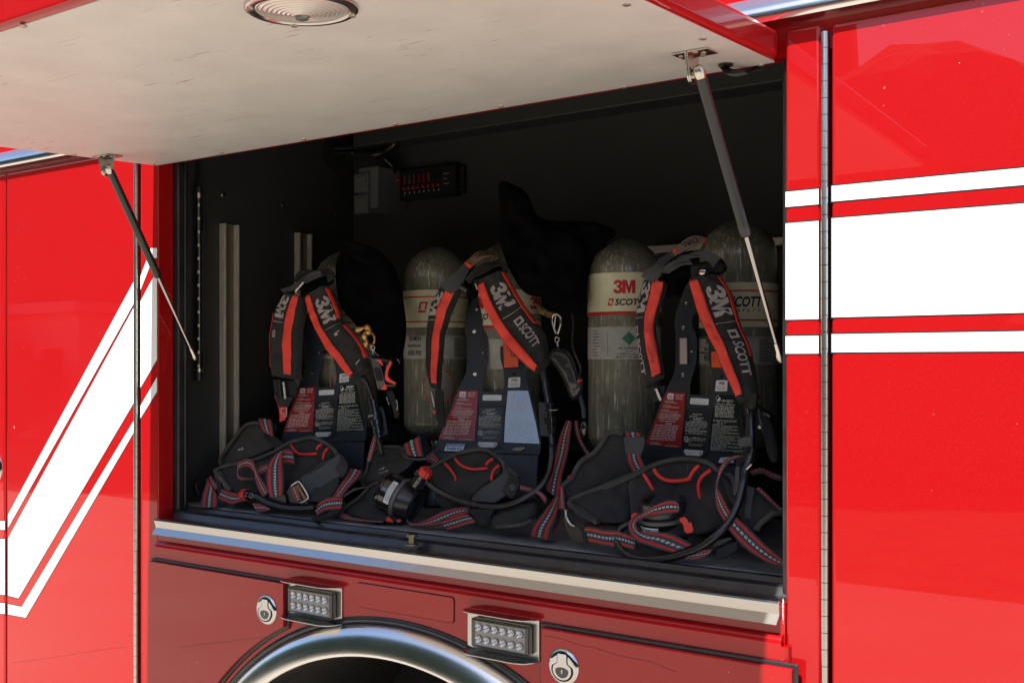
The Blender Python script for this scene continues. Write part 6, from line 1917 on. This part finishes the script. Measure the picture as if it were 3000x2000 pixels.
# regulator of this set, lying on the belt, facing up
rc = P(1740 + 820 / 4, 1260 + 1005 / 4, .155)
ax3 = Vector((-.02, -.20, 1)).normalized()
REG = lathe('regulator', GLOSSBLACK, E3, [(-.050, .036), (-.046, .044), (-.014, .050), (-.010, .050), (-.008, .046)], rc, ax3, 40, 30)
lathe('seal_ring', bpy.data.materials['grey_rubber_gasket'], REG, [(-.006, .045), (-.005, .0505), (-.001, .0515), (.002, .0505), (.003, .045)], rc, ax3, 40, 40)
lathe('facepiece_cup', RUBBER, REG, [(.002, .042), (.008, .047), (.022, .048), (.034, .046), (.037, .042), (.033, .037), (.020, .036)], rc, ax3, 40, 30)
Mr3 = orient(rc, ax3)
def regf3(x, y, off):
    d = (P(1740 + 650 / 4, 1260 + 1120 / 4, .1) - rc).normalized()
    loc = Mr3.inverted().to_3x3() @ d
    a = math.atan2(loc.y, loc.x) + y / .05
    r_ = .044 + .006 * max(0, min(1, (x + .046) / .032))
    return Mr3 @ Vector(((r_ + off) * math.cos(a), (r_ + off) * math.sin(a), x))
mb = MB()
for k in range(12):
    y0_, y1_ = -.034 + .048 * k / 12, -.034 + .048 * (k + 1) / 12
    mb.add([regf3(-.029, y0_, .001), regf3(-.029, y1_, .001), regf3(-.009, y1_, .001), regf3(-.009, y0_, .001)], [[0, 1, 2, 3]])
mb.build('regulator_label', LABELW, REG, smooth=True)
mb = MB()
for k in range(4):
    for j in range(8):
        if (k * 3 + j * 5) % 4:
            y0_ = -.031 + .0045 * j
            mb.add([regf3(-.026 + .004 * k, y0_, .0016), regf3(-.026 + .004 * k, y0_ + .0035, .0016), regf3(-.0245 + .004 * k, y0_ + .0035, .0016), regf3(-.0245 + .004 * k, y0_, .0016)], [[0, 1, 2, 3]])
mb.build('label_print', PRINTB, REG)
pc = q('D 1000,1030 1060,1010 1100,1050 1105,1080 1140,1075 1165,1165 1150,1195 1090,1205 1060,1180 1045,1100 1005,1060')
slab('release_clip', REDPL, E3, [(a[0], a[1]) for a in pc], [], lambda x, y, off: P(x, y, .105 - off), .012)
pc = q('D 440,1040 432,1000 470,965 510,970 500,990 470,1000 465,1040')
slab('release_clip', REDPL, E3, [(a[0], a[1]) for a in pc], [], lambda x, y, off: P(x, y, .115 - off), .010)

# ================================================================ soft black bags slung over the rear of the sets
def bag(name, label, parts):
    p0 = P(*parts[0][0][0])
    E_ = empty(name, p0, label, 'cloth bag', 'black cloth bags hung over the bottles')
    for i, (o_, T_, D_, sd) in enumerate(parts):
        pillow('cloth' if i == 0 else 'flap', BAGF, E_, o_, T_ * .7, D_, 11, .022, sd, .05, .016)
    return E_
bag('face_mask_bag', 'soft black cloth bag behind the leftmost harness with its flap pointing left', [
    (q('W 985,770,.30 1010,725,.32 1060,730,.34 1110,738,.34 1150,775,.34 1172,830,.34 1185,900,.32 1190,970,.31 1175,1040,.30 1120,1060,.29 1080,1010,.28 1040,950,.28 1000,900,.28 985,840,.28'), .030, 60, 3.0),
    (q('W 962,678,.295 990,690,.295 1050,712,.305 1100,728,.315 1130,760,.32 1080,775,.30 1010,742,.29'), .008, 14, 9.0)])
bag('face_mask_bag', 'tall black cloth bag behind the middle harness rising to a point', [
    (q('W 1463,536,.42 1508,542,.42 1545,570,.42 1575,632,.42 1640,648,.42 1740,652,.43 1805,680,.44 1770,720,.43 1735,760,.42 1722,830,.40 1718,880,.39 1700,925,.37 1665,905,.35 1635,880,.34 1590,872,.34 1545,862,.34 1515,830,.35 1480,760,.37 1463,700,.39 1465,620,.41'), .034, 50, 13.0),
    (q('W 1560,650,.40 1620,665,.40 1690,680,.40 1715,740,.39 1700,830,.37 1660,860,.35 1600,820,.35 1560,740,.37'), .022, 40, 17.0)])
for x, y, s_ in ((1166, 830, 1), (1712, 790, 1)):
    p_ = P(x, y, .43)
E_ = empty('cable_lead', P(1668, 1000, .42), 'thin black cord hanging beside the middle set, right of its shoulder strap', 'cord')
tube('cord', RUBBER, E_, pb('F 1985,880,.46 2000,1000,.46 1990,1180,.45 2000,1300,.44 2050,1420,.44 2085,1520,.44 2060,1640,.43 2010,1700,.43', .45), .0032, 8, 6)
E_['label'] = 'thin black cord hanging between the middle set and the bottle with the green diamond'

for o in sc.objects:
    b_ = o.name.split('.')[0]
    if b_.endswith(('_print', '_lettering', 'paint_chip', 'worn_edge', 'tag_border')) and o.type == 'MESH':
        o['kind'] = 'stuff'
